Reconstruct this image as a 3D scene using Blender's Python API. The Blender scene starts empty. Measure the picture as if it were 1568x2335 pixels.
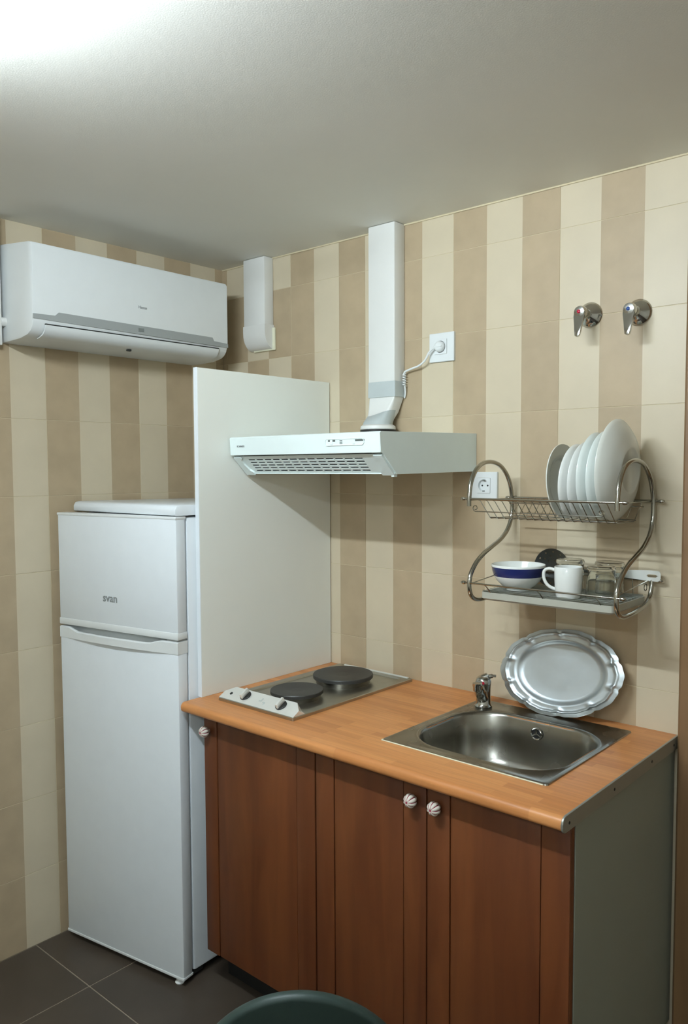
import bpy, bmesh, math, random
from mathutils import Vector, Matrix
random.seed(7)
C = bpy.context.scene.collection
PI = math.pi
# ------------------------------------------------------------------ camera
F, CX, CY, W_, H_ = 1826.358, 822.62, 1180.62, 1568, 2335
cam_d = bpy.data.cameras.new('camera'); cam = bpy.data.objects.new('camera', cam_d); C.objects.link(cam)
fw = Vector((-0.65014326, 0.75734852, -0.06113059)); rt = Vector((0.7588989, 0.65119958, -0.00340202))
up = rt.cross(fw)
m = Matrix((rt, up, -fw)).transposed().to_4x4(); m.translation = Vector((2.51249, -2.08897, 1.58626))
cam.matrix_world = m
cam_d.sensor_fit = 'VERTICAL'; cam_d.sensor_height = 36; cam_d.lens = F*36/H_
cam_d.shift_x = -(CX-W_/2)/H_; cam_d.shift_y = (CY-H_/2)/H_
cam_d.clip_start = 0.02
bpy.context.scene.camera = cam
# ------------------------------------------------------------------ world, exposure
wd = bpy.data.worlds.new('world'); bpy.context.scene.world = wd; wd.use_nodes = True
wd.node_tree.nodes['Background'].inputs[0].default_value = (0.5, 0.52, 0.5, 1)
wd.node_tree.nodes['Background'].inputs[1].default_value = 0.05
vs = bpy.context.scene.view_settings
vs.view_transform = 'Standard'; vs.look = 'None'; vs.gamma = 1; vs.use_curve_mapping = False
vs.exposure = 0.0
LAMP_X0, LAMP_X1, LAMP_Y, LAMP_Z, LAMP_R = 0.98, 1.66, -1.66, 2.305, .016
LAMP_STRENGTH = 285.0
FILL_LAMP = 0.52
LAMP_COL = (0.84, 0.96, 1.04)
# ------------------------------------------------------------------ materials
def mat(name, col, rough=0.5, metal=0.0, noise=0.0, nscale=20.0, bump=0.0, bscale=200.0, emit=None, trans=0.0,
        ior=1.45, stretch=(1, 1, 1), rvar=0.0, objvar=0.0, coat=0.0, spec=0.5):
    M = bpy.data.materials.new(name); M.use_nodes = True
    N = M.node_tree.nodes; L = M.node_tree.links; b = N['Principled BSDF']
    b.inputs['Base Color'].default_value = (*col, 1); b.inputs['Roughness'].default_value = rough
    b.inputs['Metallic'].default_value = metal; b.inputs['IOR'].default_value = ior
    b.inputs['Transmission Weight'].default_value = trans
    b.inputs['Coat Weight'].default_value = coat
    b.inputs['Specular IOR Level'].default_value = spec
    tc = N.new('ShaderNodeTexCoord'); mp = N.new('ShaderNodeMapping'); mp.inputs['Scale'].default_value = stretch
    L.new(tc.outputs['Object'], mp.inputs['Vector'])
    last = None
    if noise > 0:
        n = N.new('ShaderNodeTexNoise'); n.inputs['Scale'].default_value = nscale; n.inputs['Detail'].default_value = 4
        L.new(mp.outputs[0], n.inputs['Vector'])
        mr = N.new('ShaderNodeMapRange'); mr.inputs[1].default_value = .3; mr.inputs[2].default_value = .7
        mr.inputs[3].default_value = 1-noise; mr.inputs[4].default_value = 1+noise
        L.new(n.outputs['Fac'], mr.inputs[0])
        v = N.new('ShaderNodeVectorMath'); v.operation = 'SCALE'; v.inputs[0].default_value = col
        L.new(mr.outputs[0], v.inputs['Scale']); last = v.outputs[0]
        if objvar:
            oi = N.new('ShaderNodeObjectInfo'); m2 = N.new('ShaderNodeMapRange')
            m2.inputs[3].default_value = 1-objvar; m2.inputs[4].default_value = 1+objvar
            L.new(oi.outputs['Random'], m2.inputs[0])
            v2 = N.new('ShaderNodeVectorMath'); v2.operation = 'SCALE'; L.new(last, v2.inputs[0]); L.new(m2.outputs[0], v2.inputs['Scale'])
            last = v2.outputs[0]
            ad = N.new('ShaderNodeVectorMath'); ad.operation = 'ADD'; L.new(tc.outputs['Object'], ad.inputs[0])
            sc = N.new('ShaderNodeMath'); sc.operation = 'MULTIPLY'; sc.inputs[1].default_value = 37
            L.new(oi.outputs['Random'], sc.inputs[0]); L.new(sc.outputs[0], ad.inputs[1]); L.new(ad.outputs[0], mp.inputs['Vector'])
        L.new(last, b.inputs['Base Color'])
    if rvar > 0:
        n = N.new('ShaderNodeTexNoise'); n.inputs['Scale'].default_value = 9; L.new(mp.outputs[0], n.inputs['Vector'])
        mr = N.new('ShaderNodeMapRange'); mr.inputs[3].default_value = rough-rvar; mr.inputs[4].default_value = rough+rvar
        L.new(n.outputs['Fac'], mr.inputs[0]); L.new(mr.outputs[0], b.inputs['Roughness'])
    if bump > 0:
        n = N.new('ShaderNodeTexNoise'); n.inputs['Scale'].default_value = bscale; n.inputs['Detail'].default_value = 3
        L.new(mp.outputs[0], n.inputs['Vector'])
        bp = N.new('ShaderNodeBump'); bp.inputs['Strength'].default_value = bump; bp.inputs['Distance'].default_value = .002
        L.new(n.outputs['Fac'], bp.inputs['Height']); L.new(bp.outputs[0], b.inputs['Normal'])
    if emit:
        b.inputs['Emission Color'].default_value = (*emit[0], 1); b.inputs['Emission Strength'].default_value = emit[1]
    return M
def s(r, g, b):   # sRGB 0-255 -> linear
    f = lambda c: (c/255/12.92) if c/255 <= .04045 else ((c/255+.055)/1.055)**2.4
    return (f(r), f(g), f(b))
M = {}
M['tile_light'] = mat('tile_light', s(207, 194, 168), .42, noise=.03, nscale=9, bump=.05, objvar=.015)
M['tile_dark'] = mat('tile_dark', s(180, 161, 132), .48, noise=.05, nscale=14, bump=.08, objvar=.03)
M['grout'] = mat('grout', s(212, 199, 168), .8, noise=.05)
M['ceiling'] = mat('ceiling_paint', s(232, 230, 222), .6, noise=.02, nscale=3, bump=.1, bscale=300)
M['plaster'] = mat('plaster', s(232, 228, 216), .7, noise=.03, bump=.1)
M['floor_tile'] = mat('floor_tile', s(72, 63, 54), .38, noise=.12, nscale=7, bump=.05, objvar=.05)
M['floor_grout'] = mat('floor_grout', s(150, 138, 122), .8, noise=.08)
M['white_enamel'] = mat('white_enamel', s(228, 234, 238), .3, noise=.01, bump=.03, bscale=350)
M['white_plastic'] = mat('white_plastic', s(226, 230, 230), .38, noise=.01)
M['white_pvc'] = mat('white_pvc', s(226, 226, 222), .42, noise=.012)
M['cream_seal'] = mat('cream_seal', s(228, 226, 200), .6, noise=.05)
M['hood_white'] = mat('hood_white', s(226, 238, 236), .32, noise=.01)
M['melamine'] = mat('melamine', s(234, 236, 228), .4, noise=.012, nscale=5)
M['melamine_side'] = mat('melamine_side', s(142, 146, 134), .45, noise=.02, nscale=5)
M['grey_strip'] = mat('grey_strip', s(158, 163, 162), .35, noise=.01)
M['grey_dark'] = mat('grey_dark', s(120, 126, 124), .3, noise=.01)
M['black'] = mat('black_plastic', s(28, 28, 28), .5, noise=.05)
M['dark_gap'] = mat('dark_gap', s(40, 42, 40), .7, noise=.05)
M['tape'] = mat('grey_tape', s(186, 194, 194), .45, noise=.03, bump=.15, bscale=60)
M['steel'] = mat('stainless_steel', s(176, 174, 164), .34, 1, noise=.04, nscale=30, stretch=(1, 1, 8), rvar=.06)
M['sink_steel'] = mat('sink_steel', s(156, 154, 146), .27, 1, noise=.05, nscale=14, rvar=.07)
M['panel_steel'] = mat('panel_steel', s(236, 237, 232), .42, .5, noise=.02)
M['pewter'] = mat('silvered_metal', s(200, 208, 212), .42, 1, noise=.05, nscale=12, rvar=.06)
M['chrome'] = mat('chrome', s(190, 190, 186), .1, 1, noise=.02)
M['rack_metal'] = mat('rack_metal', s(172, 170, 161), .16, 1, noise=.02)
M['aluminium'] = mat('aluminium', s(172, 176, 170), .45, .8, noise=.02)
M['hotplate'] = mat('hotplate_iron', s(62, 62, 60), .45, .3, noise=.06, nscale=40, bump=.06)
M['hot_ring'] = mat('hotplate_ring', s(120, 118, 112), .22, 1, noise=.03)
M['red'] = mat('red_plastic', s(190, 30, 60), .3, noise=.02)
M['blue'] = mat('blue_plastic', s(30, 70, 140), .3, noise=.02)
M['porcelain'] = mat('porcelain', s(232, 235, 231), .14, noise=.01, coat=.3)
M['porcelain_cool'] = mat('porcelain_green_white', s(226, 234, 230), .16, noise=.01, coat=.3)
M['porcelain_grey'] = mat('porcelain_grey_white', s(218, 220, 212), .22, noise=.01)
M['navy'] = mat('navy_glaze', s(30, 40, 92), .18, noise=.02, coat=.3)
M['glass'] = mat('clear_glass', (.93, .95, .92), .0, trans=1.0, ior=1.45)
M['dark_steel'] = mat('dark_steel', s(110, 114, 112), .3, 1, noise=.03)
M['grey_tray'] = mat('grey_plastic_tray', s(176, 176, 164), .4, noise=.02)
M['chair'] = mat('dark_green_shell', s(34, 50, 46), .5, noise=.03, bump=.1, bscale=400)
M['print_and_shadow_grey'] = mat('print_and_shadow_grey', s(138, 142, 142), .5)
M['print_faint'] = mat('print_faint', s(184, 192, 190), .5)
M['print_dark'] = mat('print_dark', s(84, 90, 88), .5)
M['knob_white'] = mat('knob_ceramic', s(226, 218, 206), .2, noise=.02, coat=.3)
M['knob_red'] = mat('knob_red_glaze', s(166, 72, 92), .25, noise=.03, coat=.3)
M['lamp_body'] = mat('lamp_body', s(225, 225, 225), .4, noise=.01)
M['rubber'] = mat('rubber', s(50, 50, 48), .7, noise=.05)
M['toe_dark'] = mat('cabinet_leg', s(40, 38, 36), .6, noise=.05)

def wood(name, c1, c2, rough, axis_scale, nscale=6.0):
    Mt = bpy.data.materials.new(name); Mt.use_nodes = True; N = Mt.node_tree.nodes; L = Mt.node_tree.links; b = N['Principled BSDF']
    tc = N.new('ShaderNodeTexCoord'); mp = N.new('ShaderNodeMapping'); mp.inputs['Scale'].default_value = axis_scale
    n = N.new('ShaderNodeTexNoise'); n.inputs['Scale'].default_value = nscale; n.inputs['Detail'].default_value = 6; n.inputs['Distortion'].default_value = .6
    r = N.new('ShaderNodeValToRGB'); r.color_ramp.elements[0].position = .3; r.color_ramp.elements[1].position = .72
    r.color_ramp.elements[0].color = (*c1, 1); r.color_ramp.elements[1].color = (*c2, 1)
    L.new(tc.outputs['Object'], mp.inputs[0]); L.new(mp.outputs[0], n.inputs['Vector']); L.new(n.outputs['Fac'], r.inputs[0])
    L.new(r.outputs[0], b.inputs['Base Color']); b.inputs['Roughness'].default_value = rough
    return Mt
M['door_wood'] = wood('door_wood', s(90, 46, 22), s(114, 64, 32), .42, (3, 3, .35))
M['jamb_wood'] = wood('jamb_wood', s(122, 92, 62), s(142, 110, 76), .5, (3, 3, .35))

def butcher():
    Mt = bpy.data.materials.new('beech_butcher_block'); Mt.use_nodes = True; N = Mt.node_tree.nodes; L = Mt.node_tree.links; b = N['Principled BSDF']
    tc = N.new('ShaderNodeTexCoord')
    br = N.new('ShaderNodeTexBrick'); br.offset = .37; br.offset_frequency = 2; br.squash = 1
    br.inputs['Color1'].default_value = (*s(192, 126, 72), 1); br.inputs['Color2'].default_value = (*s(214, 148, 90), 1)
    br.inputs['Mortar'].default_value = (*s(182, 122, 74), 1)
    br.inputs['Scale'].default_value = 1; br.inputs['Mortar Size'].default_value = .0004; br.inputs['Mortar Smooth'].default_value = 1
    br.inputs['Brick Width'].default_value = .27; br.inputs['Row Height'].default_value = .026
    L.new(tc.outputs['Object'], br.inputs['Vector'])
    mp = N.new('ShaderNodeMapping'); mp.inputs['Scale'].default_value = (1.2, 22, 22)
    n = N.new('ShaderNodeTexNoise'); n.inputs['Scale'].default_value = 6; n.inputs['Detail'].default_value = 6
    L.new(tc.outputs['Object'], mp.inputs[0]); L.new(mp.outputs[0], n.inputs['Vector'])
    mr = N.new('ShaderNodeMapRange'); mr.inputs[1].default_value = .3; mr.inputs[2].default_value = .7; mr.inputs[3].default_value = .9; mr.inputs[4].default_value = 1.08
    L.new(n.outputs['Fac'], mr.inputs[0])
    v = N.new('ShaderNodeVectorMath'); v.operation = 'SCALE'; L.new(br.outputs['Color'], v.inputs[0]); L.new(mr.outputs[0], v.inputs['Scale'])
    L.new(v.outputs[0], b.inputs['Base Color']); b.inputs['Roughness'].default_value = .4
    return Mt
M['butcher'] = butcher()

# ------------------------------------------------------------------ object helpers
WM = {}
def thing(name, label, cat, loc=(0, 0, 0), rot=None, group=None):
    o = bpy.data.objects.new(name, None); C.objects.link(o); o.empty_display_size = .05
    mw = Matrix.Translation(loc) @ (rot if rot else Matrix.Identity(4))
    o.matrix_world = mw; WM[o.name] = mw
    o['label'] = label; o['category'] = cat
    if group: o['group'] = group
    return o
def tag(o, label, cat, group=None):
    o['label'] = label; o['category'] = cat
    if group: o['group'] = group
    return o
def obj(name, bm, mt, parent=None, label=None, local=False, smooth=False, kind=None, origin=None):
    """one mesh object; bm in world coordinates unless local=True (then in the frame of the top-level thing)"""
    me = bpy.data.meshes.new(name)
    if parent is not None:
        mw = WM[parent.name]
        if not local: bm.transform(mw.inverted())
    elif origin is not None:
        bm.transform(Matrix.Translation(origin).inverted())
    bmesh.ops.recalc_face_normals(bm, faces=bm.faces[:])
    bm.to_mesh(me); bm.free()
    for x in (mt if isinstance(mt, (list, tuple)) else [mt]): me.materials.append(x)
    if smooth:
        for p in me.polygons: p.use_smooth = True
        try: me.set_sharp_from_angle(angle=math.radians(smooth if smooth is not True else 35))
        except Exception: pass
    o = bpy.data.objects.new(name, me); C.objects.link(o)
    if parent is not None:
        o.parent = parent; WM[o.name] = WM[parent.name]
    else:
        mw = Matrix.Translation(origin) if origin is not None else Matrix.Identity(4)
        o.matrix_world = mw; WM[o.name] = mw
    if label: o['label'] = label
    if kind: o['kind'] = kind
    return o
def B(): return bmesh.new()
def box(bm, x0, x1, y0, y1, z0, z1, bev=0.0, seg=2, mi=0):
    t = bmesh.new(); bmesh.ops.create_cube(t, size=1)
    for v in t.verts: v.co = Vector((x0+(v.co.x+.5)*(x1-x0), y0+(v.co.y+.5)*(y1-y0), z0+(v.co.z+.5)*(z1-z0)))
    if bev > 0: bmesh.ops.bevel(t, geom=t.edges[:], offset=bev, segments=seg, profile=.5, affect='EDGES')
    merge(bm, t, mi); return bm
def merge(bm, t, mi=None):
    vm = {}
    for v in t.verts: vm[v] = bm.verts.new(v.co)
    for f in t.faces:
        try:
            nf = bm.faces.new([vm[v] for v in f.verts]); nf.material_index = f.material_index if mi is None else mi
        except ValueError: pass
    t.free()
def prism(bm, poly, d0, d1, axis='x', bev=0.0, seg=2, mi=0):
    """extrude 2D poly between d0..d1 along axis. axis x: poly=(y,z); y: (x,z); z: (x,y)"""
    t = bmesh.new()
    def P(a, b, d): return {'x': (d, a, b), 'y': (a, d, b), 'z': (a, b, d)}[axis]
    A = [t.verts.new(P(a, b, d0)) for a, b in poly]; Bv = [t.verts.new(P(a, b, d1)) for a, b in poly]
    n = len(poly)
    t.faces.new(A); t.faces.new(Bv[::-1])
    for i in range(n): t.faces.new((A[i], Bv[i], Bv[(i+1) % n], A[(i+1) % n]))
    if bev > 0: bmesh.ops.bevel(t, geom=t.edges[:], offset=bev, segments=seg, profile=.5, affect='EDGES')
    merge(bm, t, mi); return bm
def rrect(x0, x1, y0, y1, r, n=8):
    pts = []
    for cx, cy, a0 in ((x1-r, y1-r, 0), (x0+r, y1-r, 90), (x0+r, y0+r, 180), (x1-r, y0+r, 270)):
        for i in range(n+1):
            a = math.radians(a0+90*i/n); pts.append((cx+r*math.cos(a), cy+r*math.sin(a)))
    return pts
def tube(bm, pts, r, seg=10, closed=False, caps=True, mi=0):
    P = [Vector(p) for p in pts]; n = len(P)
    rad = r if isinstance(r, (list, tuple)) else [r]*n
    T = []
    for i in range(n):
        if closed: t = (P[(i+1) % n]-P[i-1])
        else: t = P[min(i+1, n-1)]-P[max(i-1, 0)]
        T.append(t.normalized())
    u = T[0].orthogonal().normalized(); rings = []
    for i in range(n):
        u = (u-T[i]*u.dot(T[i])).normalized(); w = T[i].cross(u)
        rings.append([bm.verts.new(P[i]+(u*math.cos(2*PI*k/seg)+w*math.sin(2*PI*k/seg))*rad[i]) for k in range(seg)])
    m_ = n if closed else n-1
    for i in range(m_):
        a, b = rings[i], rings[(i+1) % n]
        for k in range(seg):
            f = bm.faces.new((a[k], a[(k+1) % seg], b[(k+1) % seg], b[k])); f.material_index = mi
    if caps and not closed:
        f = bm.faces.new(rings[0][::-1]); f.material_index = mi
        f = bm.faces.new(rings[-1]); f.material_index = mi
    return bm
def lathe(bm, prof, c=(0, 0, 0), axis='z', seg=40, mi=0, mis=None, rot=None, closed=False, lobes=None):
    """prof list of (r, h)"""
    rings = []
    def P(r, h, a):
        x, y = r*math.cos(a), r*math.sin(a)
        v = {'z': Vector((x, y, h)), 'x': Vector((h, x, y)), 'y': Vector((x, h, y))}[axis]
        if rot: v = rot @ v
        return v+Vector(c)
    for r, h in prof:
        if r < 1e-6: rings.append([bm.verts.new(P(0, h, 0))])
        else: rings.append([bm.verts.new(P(r, h, 2*PI*k/seg)) for k in range(seg)])
    pairs = list(zip(range(len(rings)-1), range(1, len(rings))))
    if closed: pairs.append((len(rings)-1, 0))
    for j, (i0, i1) in enumerate(pairs):
        a, b = rings[i0], rings[i1]
        for k in range(seg):
            k2 = (k+1) % seg
            try:
                if len(a) == 1 and len(b) == 1: continue
                if len(a) == 1: f = bm.faces.new((a[0], b[k2], b[k]))
                elif len(b) == 1: f = bm.faces.new((a[k], a[k2], b[0]))
                else: f = bm.faces.new((a[k], a[k2], b[k2], b[k]))
                f.material_index = mis[j] if mis else mi
            except ValueError: pass
    return bm
def smooth_path(pts, n=8):
    """Catmull-Rom"""
    P = [Vector(p) for p in pts]; out = []
    for i in range(len(P)-1):
        p0 = P[max(i-1, 0)]; p1 = P[i]; p2 = P[i+1]; p3 = P[min(i+2, len(P)-1)]
        for k in range(n):
            t = k/n
            out.append(.5*((2*p1)+(-p0+p2)*t+(2*p0-5*p1+4*p2-p3)*t*t+(-p0+3*p1-3*p2+p3)*t**3))
    out.append(P[-1]); return out
def text_bm(txt, size, mat4, extrude=.0004, bold=0.0, xs=1.0):
    cu = bpy.data.curves.new('text', 'FONT'); cu.body = txt; cu.size = size; cu.extrude = extrude; cu.offset = bold
    cu.align_x = 'CENTER'; cu.align_y = 'CENTER'; cu.resolution_u = 3
    o = bpy.data.objects.new('text', cu); C.objects.link(o)
    dg = bpy.context.evaluated_depsgraph_get(); me = bpy.data.meshes.new_from_object(o.evaluated_get(dg))
    bm = bmesh.new(); bm.from_mesh(me); bm.transform(mat4 @ Matrix.Diagonal((xs, 1, 1, 1)))
    bpy.data.objects.remove(o); bpy.data.curves.remove(cu); bpy.data.meshes.remove(me)
    return bm
def frame(origin, ex, ey):
    ex = Vector(ex).normalized(); ey = Vector(ey).normalized(); ez = ex.cross(ey)
    mm = Matrix((ex, ey, ez)).transposed().to_4x4(); mm.translation = Vector(origin); return mm
def struct(o): o['kind'] = 'structure'; return o

# ------------------------------------------------------------------ the room
X0, X1, Y1, ZC = 0.0, 3.4, -3.9, 2.37
bm = B(); box(bm, -.1, X1+.1, Y1-.1, .1, -.1, -.0015)
floor = struct(obj('floor', bm, M['floor_grout']))
bm = B(); box(bm, -.1, X1+.1, Y1-.1, .1, ZC, ZC+.1)
struct(obj('ceiling', bm, M['ceiling']))
bm = B(); box(bm, -.1, -.0012, Y1, .1, 0, ZC)
wall_left = struct(obj('wall_left', bm, M['grout']))
bm = B(); box(bm, 0, X1, .0012, .1, 0, ZC)
wall_back = struct(obj('wall_back', bm, M['grout']))
bm = B(); box(bm, X1, X1+.1, Y1, .1, 0, ZC)
struct(obj('wall_right', bm, M['plaster']))
bm = B(); box(bm, 0, X1, Y1-.1, Y1, 0, ZC)
struct(obj('wall_front', bm, M['plaster']))
# tiles: one object per tile, shared mesh data between alike ones
G = 0.0007
TW, TH = 0.11885, 0.25          # stripe width, tile height: every tile carries three printed stripes
tile_cache = {}
def tile_mesh(cuts, h, first_dark):
    """cuts: stripe boundaries from 0 to the tile's width; the stripes alternate in colour"""
    k = (tuple(round(c, 4) for c in cuts), round(h, 4), first_dark)
    if k in tile_cache: return tile_cache[k]
    t = bmesh.new(); c = .0006; d = .006; n = len(cuts)-1
    xs = [cuts[0]+G]+list(cuts[1:-1])+[cuts[-1]-G]
    xt = [xs[0]+c]+xs[1:-1]+[xs[-1]-c]
    lo0, lo1 = [t.verts.new((x, -d, G)) for x in xs], [t.verts.new((x, -d, h-G)) for x in xs]
    m0, m1 = [t.verts.new((x, -c, G)) for x in xs], [t.verts.new((x, -c, h-G)) for x in xs]
    t0, t1 = [t.verts.new((x, 0, G+c)) for x in xt], [t.verts.new((x, 0, h-G-c)) for x in xt]
    for i in range(n):
        mi = 0 if (i % 2 == 0) == first_dark else 1
        for A, Bv in ((lo0, m0), (m0, t0), (t0, t1), (t1, m1), (m1, lo1)):
            f = t.faces.new((A[i], A[i+1], Bv[i+1], Bv[i])); f.material_index = mi
    for i in (0, n):
        f = t.faces.new((lo0[i], m0[i], t0[i], t1[i], m1[i], lo1[i])); f.material_index = (0 if (min(i, n-1) % 2 == 0) == first_dark else 1)
    bmesh.ops.recalc_face_normals(t, faces=t.faces[:])
    if [f for f in t.faces if f.normal.y > .9] == []:
        for f in t.faces: f.normal_flip()
    me = bpy.data.meshes.new('tile'); t.to_mesh(me); t.free(); me.materials.append(M['tile_dark']); me.materials.append(M['tile_light'])
    tile_cache[k] = me; return me
def place_tile(parent, me, mw):
    o = bpy.data.objects.new('tile', me); C.objects.link(o); o.parent = parent; o.matrix_local = mw; return o
rows = [i*TH for i in range(10)]+[ZC]
def stripe_list(o, end):      # [(start, stripe index)] from 0 to end, stripe k starts at o+k*TW
    import math as _m
    k = _m.floor(-o/TW); out = []
    while o+k*TW < end: out.append((max(0.0, o+k*TW), min(end, o+(k+1)*TW), k)); k += 1
    return out
def tile_groups(o, end):      # stripes k=3m, 3m+1, 3m+2 share a tile
    g = {}
    for a_, b_, k_ in stripe_list(o, end):
        if b_-a_ > .004: g.setdefault(k_//3, []).append((a_, b_, k_))
    return [g[q] for q in sorted(g)]
def lay(parent, o, end, dark_even, left):
    for grp in tile_groups(o, end):
        x0, x1 = grp[0][0], grp[-1][1]
        if x1-x0 < .012: continue
        for j in range(len(rows)-1):
            z0, z1 = rows[j], rows[j+1]
            dk = (grp[0][2] % 2 == 0) == dark_even
            if not left and j == 8 and grp[0][2] < 0 and x0 > .02: dk = not dk      # one tile by the corner laid with the other pattern
            cuts = [c_[0]-x0 for c_ in grp]+[x1-x0]
            if left: place_tile(parent, tile_mesh(cuts, z1-z0, dk), Matrix.Translation((0, -x0, z0)) @ Matrix.Rotation(-PI/2, 4, 'Z'))
            else:    # turned half a turn: reverse the order of the cuts
                w = x1-x0; rc = [w-c_ for c_ in cuts[::-1]]; dk2 = dk if len(grp) % 2 == 1 else not dk
                place_tile(parent, tile_mesh(rc, z1-z0, dk2), Matrix.Translation((x1, 0, z0)) @ Matrix.Rotation(PI, 4, 'Z'))
lay(wall_back, .3847, 1.812, True, False)
lay(wall_left, .2738-TW*2, .0362+TW*3*5, False, True)
yb = [.0362+TW*3*5]
# the rest of the left wall's tiles, behind the camera
bm = B(); y = yb[-1]; kk = 14
while y < -Y1-.02:
    w = min(TW, -Y1-y)
    for j in range(len(rows)-1):
        box(bm, -.006, 0, -y-w+G, -y-G, rows[j]+G, rows[j+1]-G, mi=0 if kk % 2 else 1)
    y += w; kk += 1
obj('tile', bm, [M['tile_dark'], M['tile_light']], wall_left, kind='stuff')
# floor tiles, 45 cm
FT = .45
fx = [0.0, .33]+[.33+FT*i for i in range(1, 8)]+[X1]
fy = [0.0, -.386]+[-.386-FT*i for i in range(1, 9)]+[Y1]
for i in range(len(fx)-1):
    for j in range(len(fy)-1):
        w, h = fx[i+1]-fx[i], fy[j]-fy[j+1]
        if w < .03 or h < .03: continue
        k = ('f', round(w, 3), round(h, 3))
        if k not in tile_cache:
            t = bmesh.new(); g = .0018
            box(t, g, w-g, -h+g, -g, -.008, 0, .0008, 1)
            bmesh.ops.recalc_face_normals(t, faces=t.faces[:])
            me = bpy.data.meshes.new('tile'); t.to_mesh(me); t.free(); me.materials.append(M['floor_tile']); tile_cache[k] = me
        place_tile(floor, tile_cache[k], Matrix.Translation((fx[i], fy[j], 0)))
# ceiling joint: thin light line of filler where ceiling meets the tiles
bm = B(); box(bm, .002, 1.81, -.004, .0, ZC-.005, ZC, .001, 1)
struct(obj('trim_1', bm, M['grout']))
# wooden door frame at the right end of the tiled wall
bm = B(); prism(bm, [(1.813, 0.02), (1.813, -.028), (1.819, -.034), (1.893, -.034), (1.90, -.026), (1.90, .02)], 0, 2.20, 'z')
prism(bm, [(1.9, .02), (1.9, -.012), (1.912, -.012), (1.912, .02)], 0, 2.12, 'z')
struct(obj('trim_2', bm, M['jamb_wood'], label='brown wooden door frame standing against the end of the tiles'))
bm = B(); box(bm, 1.912, 2.72, -.010, .02, .01, 2.12, .003)
door = struct(obj('door_1', bm, M['jamb_wood']))
bm = B()
for z0, z1 in ((.18, .95), (1.08, 1.98)): box(bm, 2.03, 2.6, -.016, -.008, z0, z1, .004)
obj('panel', bm, M['jamb_wood'], door)
bm = B(); tube(bm, [(2.64, -.01, 1.0), (2.64, -.06, 1.0), (2.56, -.06, 1.0)], .009); obj('handle', bm, M['chrome'], door, smooth=True)
bm = B(); prism(bm, [(2.722, 0.02), (2.722, -.028), (2.728, -.034), (2.80, -.034), (2.81, -.026), (2.81, .02)], 0, 2.20, 'z')
struct(obj('trim_3', bm, M['jamb_wood']))
# ------------------------------------------------------------------ ceiling lamp
def tube_lamp(label, x0, x1, ly, k):
    lamp = thing('ceiling_light', label, 'lamp', ((x0+x1)/2, ly, ZC)); zc = LAMP_Z
    bm = B(); box(bm, x0-.03, x1+.03, ly-.045, ly+.045, zc+.028, ZC-.001, .004); obj('housing', bm, M['lamp_body'], lamp)
    bm = B(); tube(bm, [(x0, ly, zc), (x1, ly, zc)], LAMP_R, 16)
    obj('tube', bm, mat('lamp_tube', (1, 1, 1), .5, emit=(LAMP_COL, LAMP_STRENGTH*k)), lamp, smooth=True)
    for x in (x0-.012, x1+.002):
        bm = B(); box(bm, x, x+.01, ly-.02, ly+.02, zc-.022, zc+.032, .002); obj('end_cap', bm, M['lamp_body'], lamp)
tube_lamp('long white tube lamp fixed under the ceiling, out of frame above left', LAMP_X0, LAMP_X1, LAMP_Y, 1)
tube_lamp('added fill tube lamp on the ceiling, unseen behind the viewer', 1.9, 2.6, -3.1, FILL_LAMP)  # added fill lamp, lifts the low and right-facing surfaces

# ------------------------------------------------------------------ fridge
RZ = lambda d: Matrix.Rotation(math.radians(d), 4, 'Z')
fr = thing('fridge', 'tall white fridge freezer with two doors, standing in the corner left of the white board', 'fridge', (.556, -.655, 0), RZ(2.3))
FWD, FDP, FZT = .528, .52, 1.447
bm = B(); box(bm, -FWD, 0, .045, FDP, .03, FZT-.004, .008); obj('body', bm, M['white_enamel'], fr, local=True, smooth=True)
bm = B(); prism(bm, [(-.001, FZT+.002), (.006, FZT+.001), (.52, FZT+.001), (.52, FZT+.028), (.02, FZT+.034), (.006, FZT+.031), (-.001, FZT+.02)], -FWD-.002, .004, 'x', .004, 2)
obj('lid', bm, M['white_enamel'], fr, local=True, smooth=True)
DA = 7.0   # both doors stand a little open, hinged on the right
Rd = Matrix.Translation((0, .042, 0)) @ RZ(DA) @ Matrix.Translation((0, -.042, 0))
def door_panel(z0, z1, handle):
    bm = B(); box(bm, -FWD-.004, 0, -.0, .040, z0, z1, .005, 2)
    return bm
bm = door_panel(1.078, FZT-.003, False); bm.transform(Rd)
fd = obj('freezer_door', bm, M['white_enamel'], fr, local=True, smooth=True)
def drz(bm): bm.transform(Rd); return bm
bm = B(); box(bm, -FWD-.005, .001, -.0015, .041, 1.076, 1.098, .003); obj('door_trim', drz(bm), M['white_plastic'], fd, local=True, smooth=True)
bm = B(); box(bm, -FWD-.005, .001, -.0015, .041, FZT-.010, FZT-.001, .002); obj('door_trim', drz(bm), M['white_plastic'], fd, local=True, smooth=True)
bm = text_bm('svan', .036, Rd @ frame((-.288, -.0008, 1.180), (1, 0, 0), (0, 0, 1)), .0004, .0006, 1.05)
obj('badge', bm, M['print_and_shadow_grey'], fd, local=True, label='grey lettered maker badge')
bm = B(); box(bm, -FWD-.004, 0, 0, .040, .022, 1.035, .005, 2)
md = obj('fridge_door', drz(bm), M['white_enamel'], fr, local=True, smooth=True)
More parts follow.
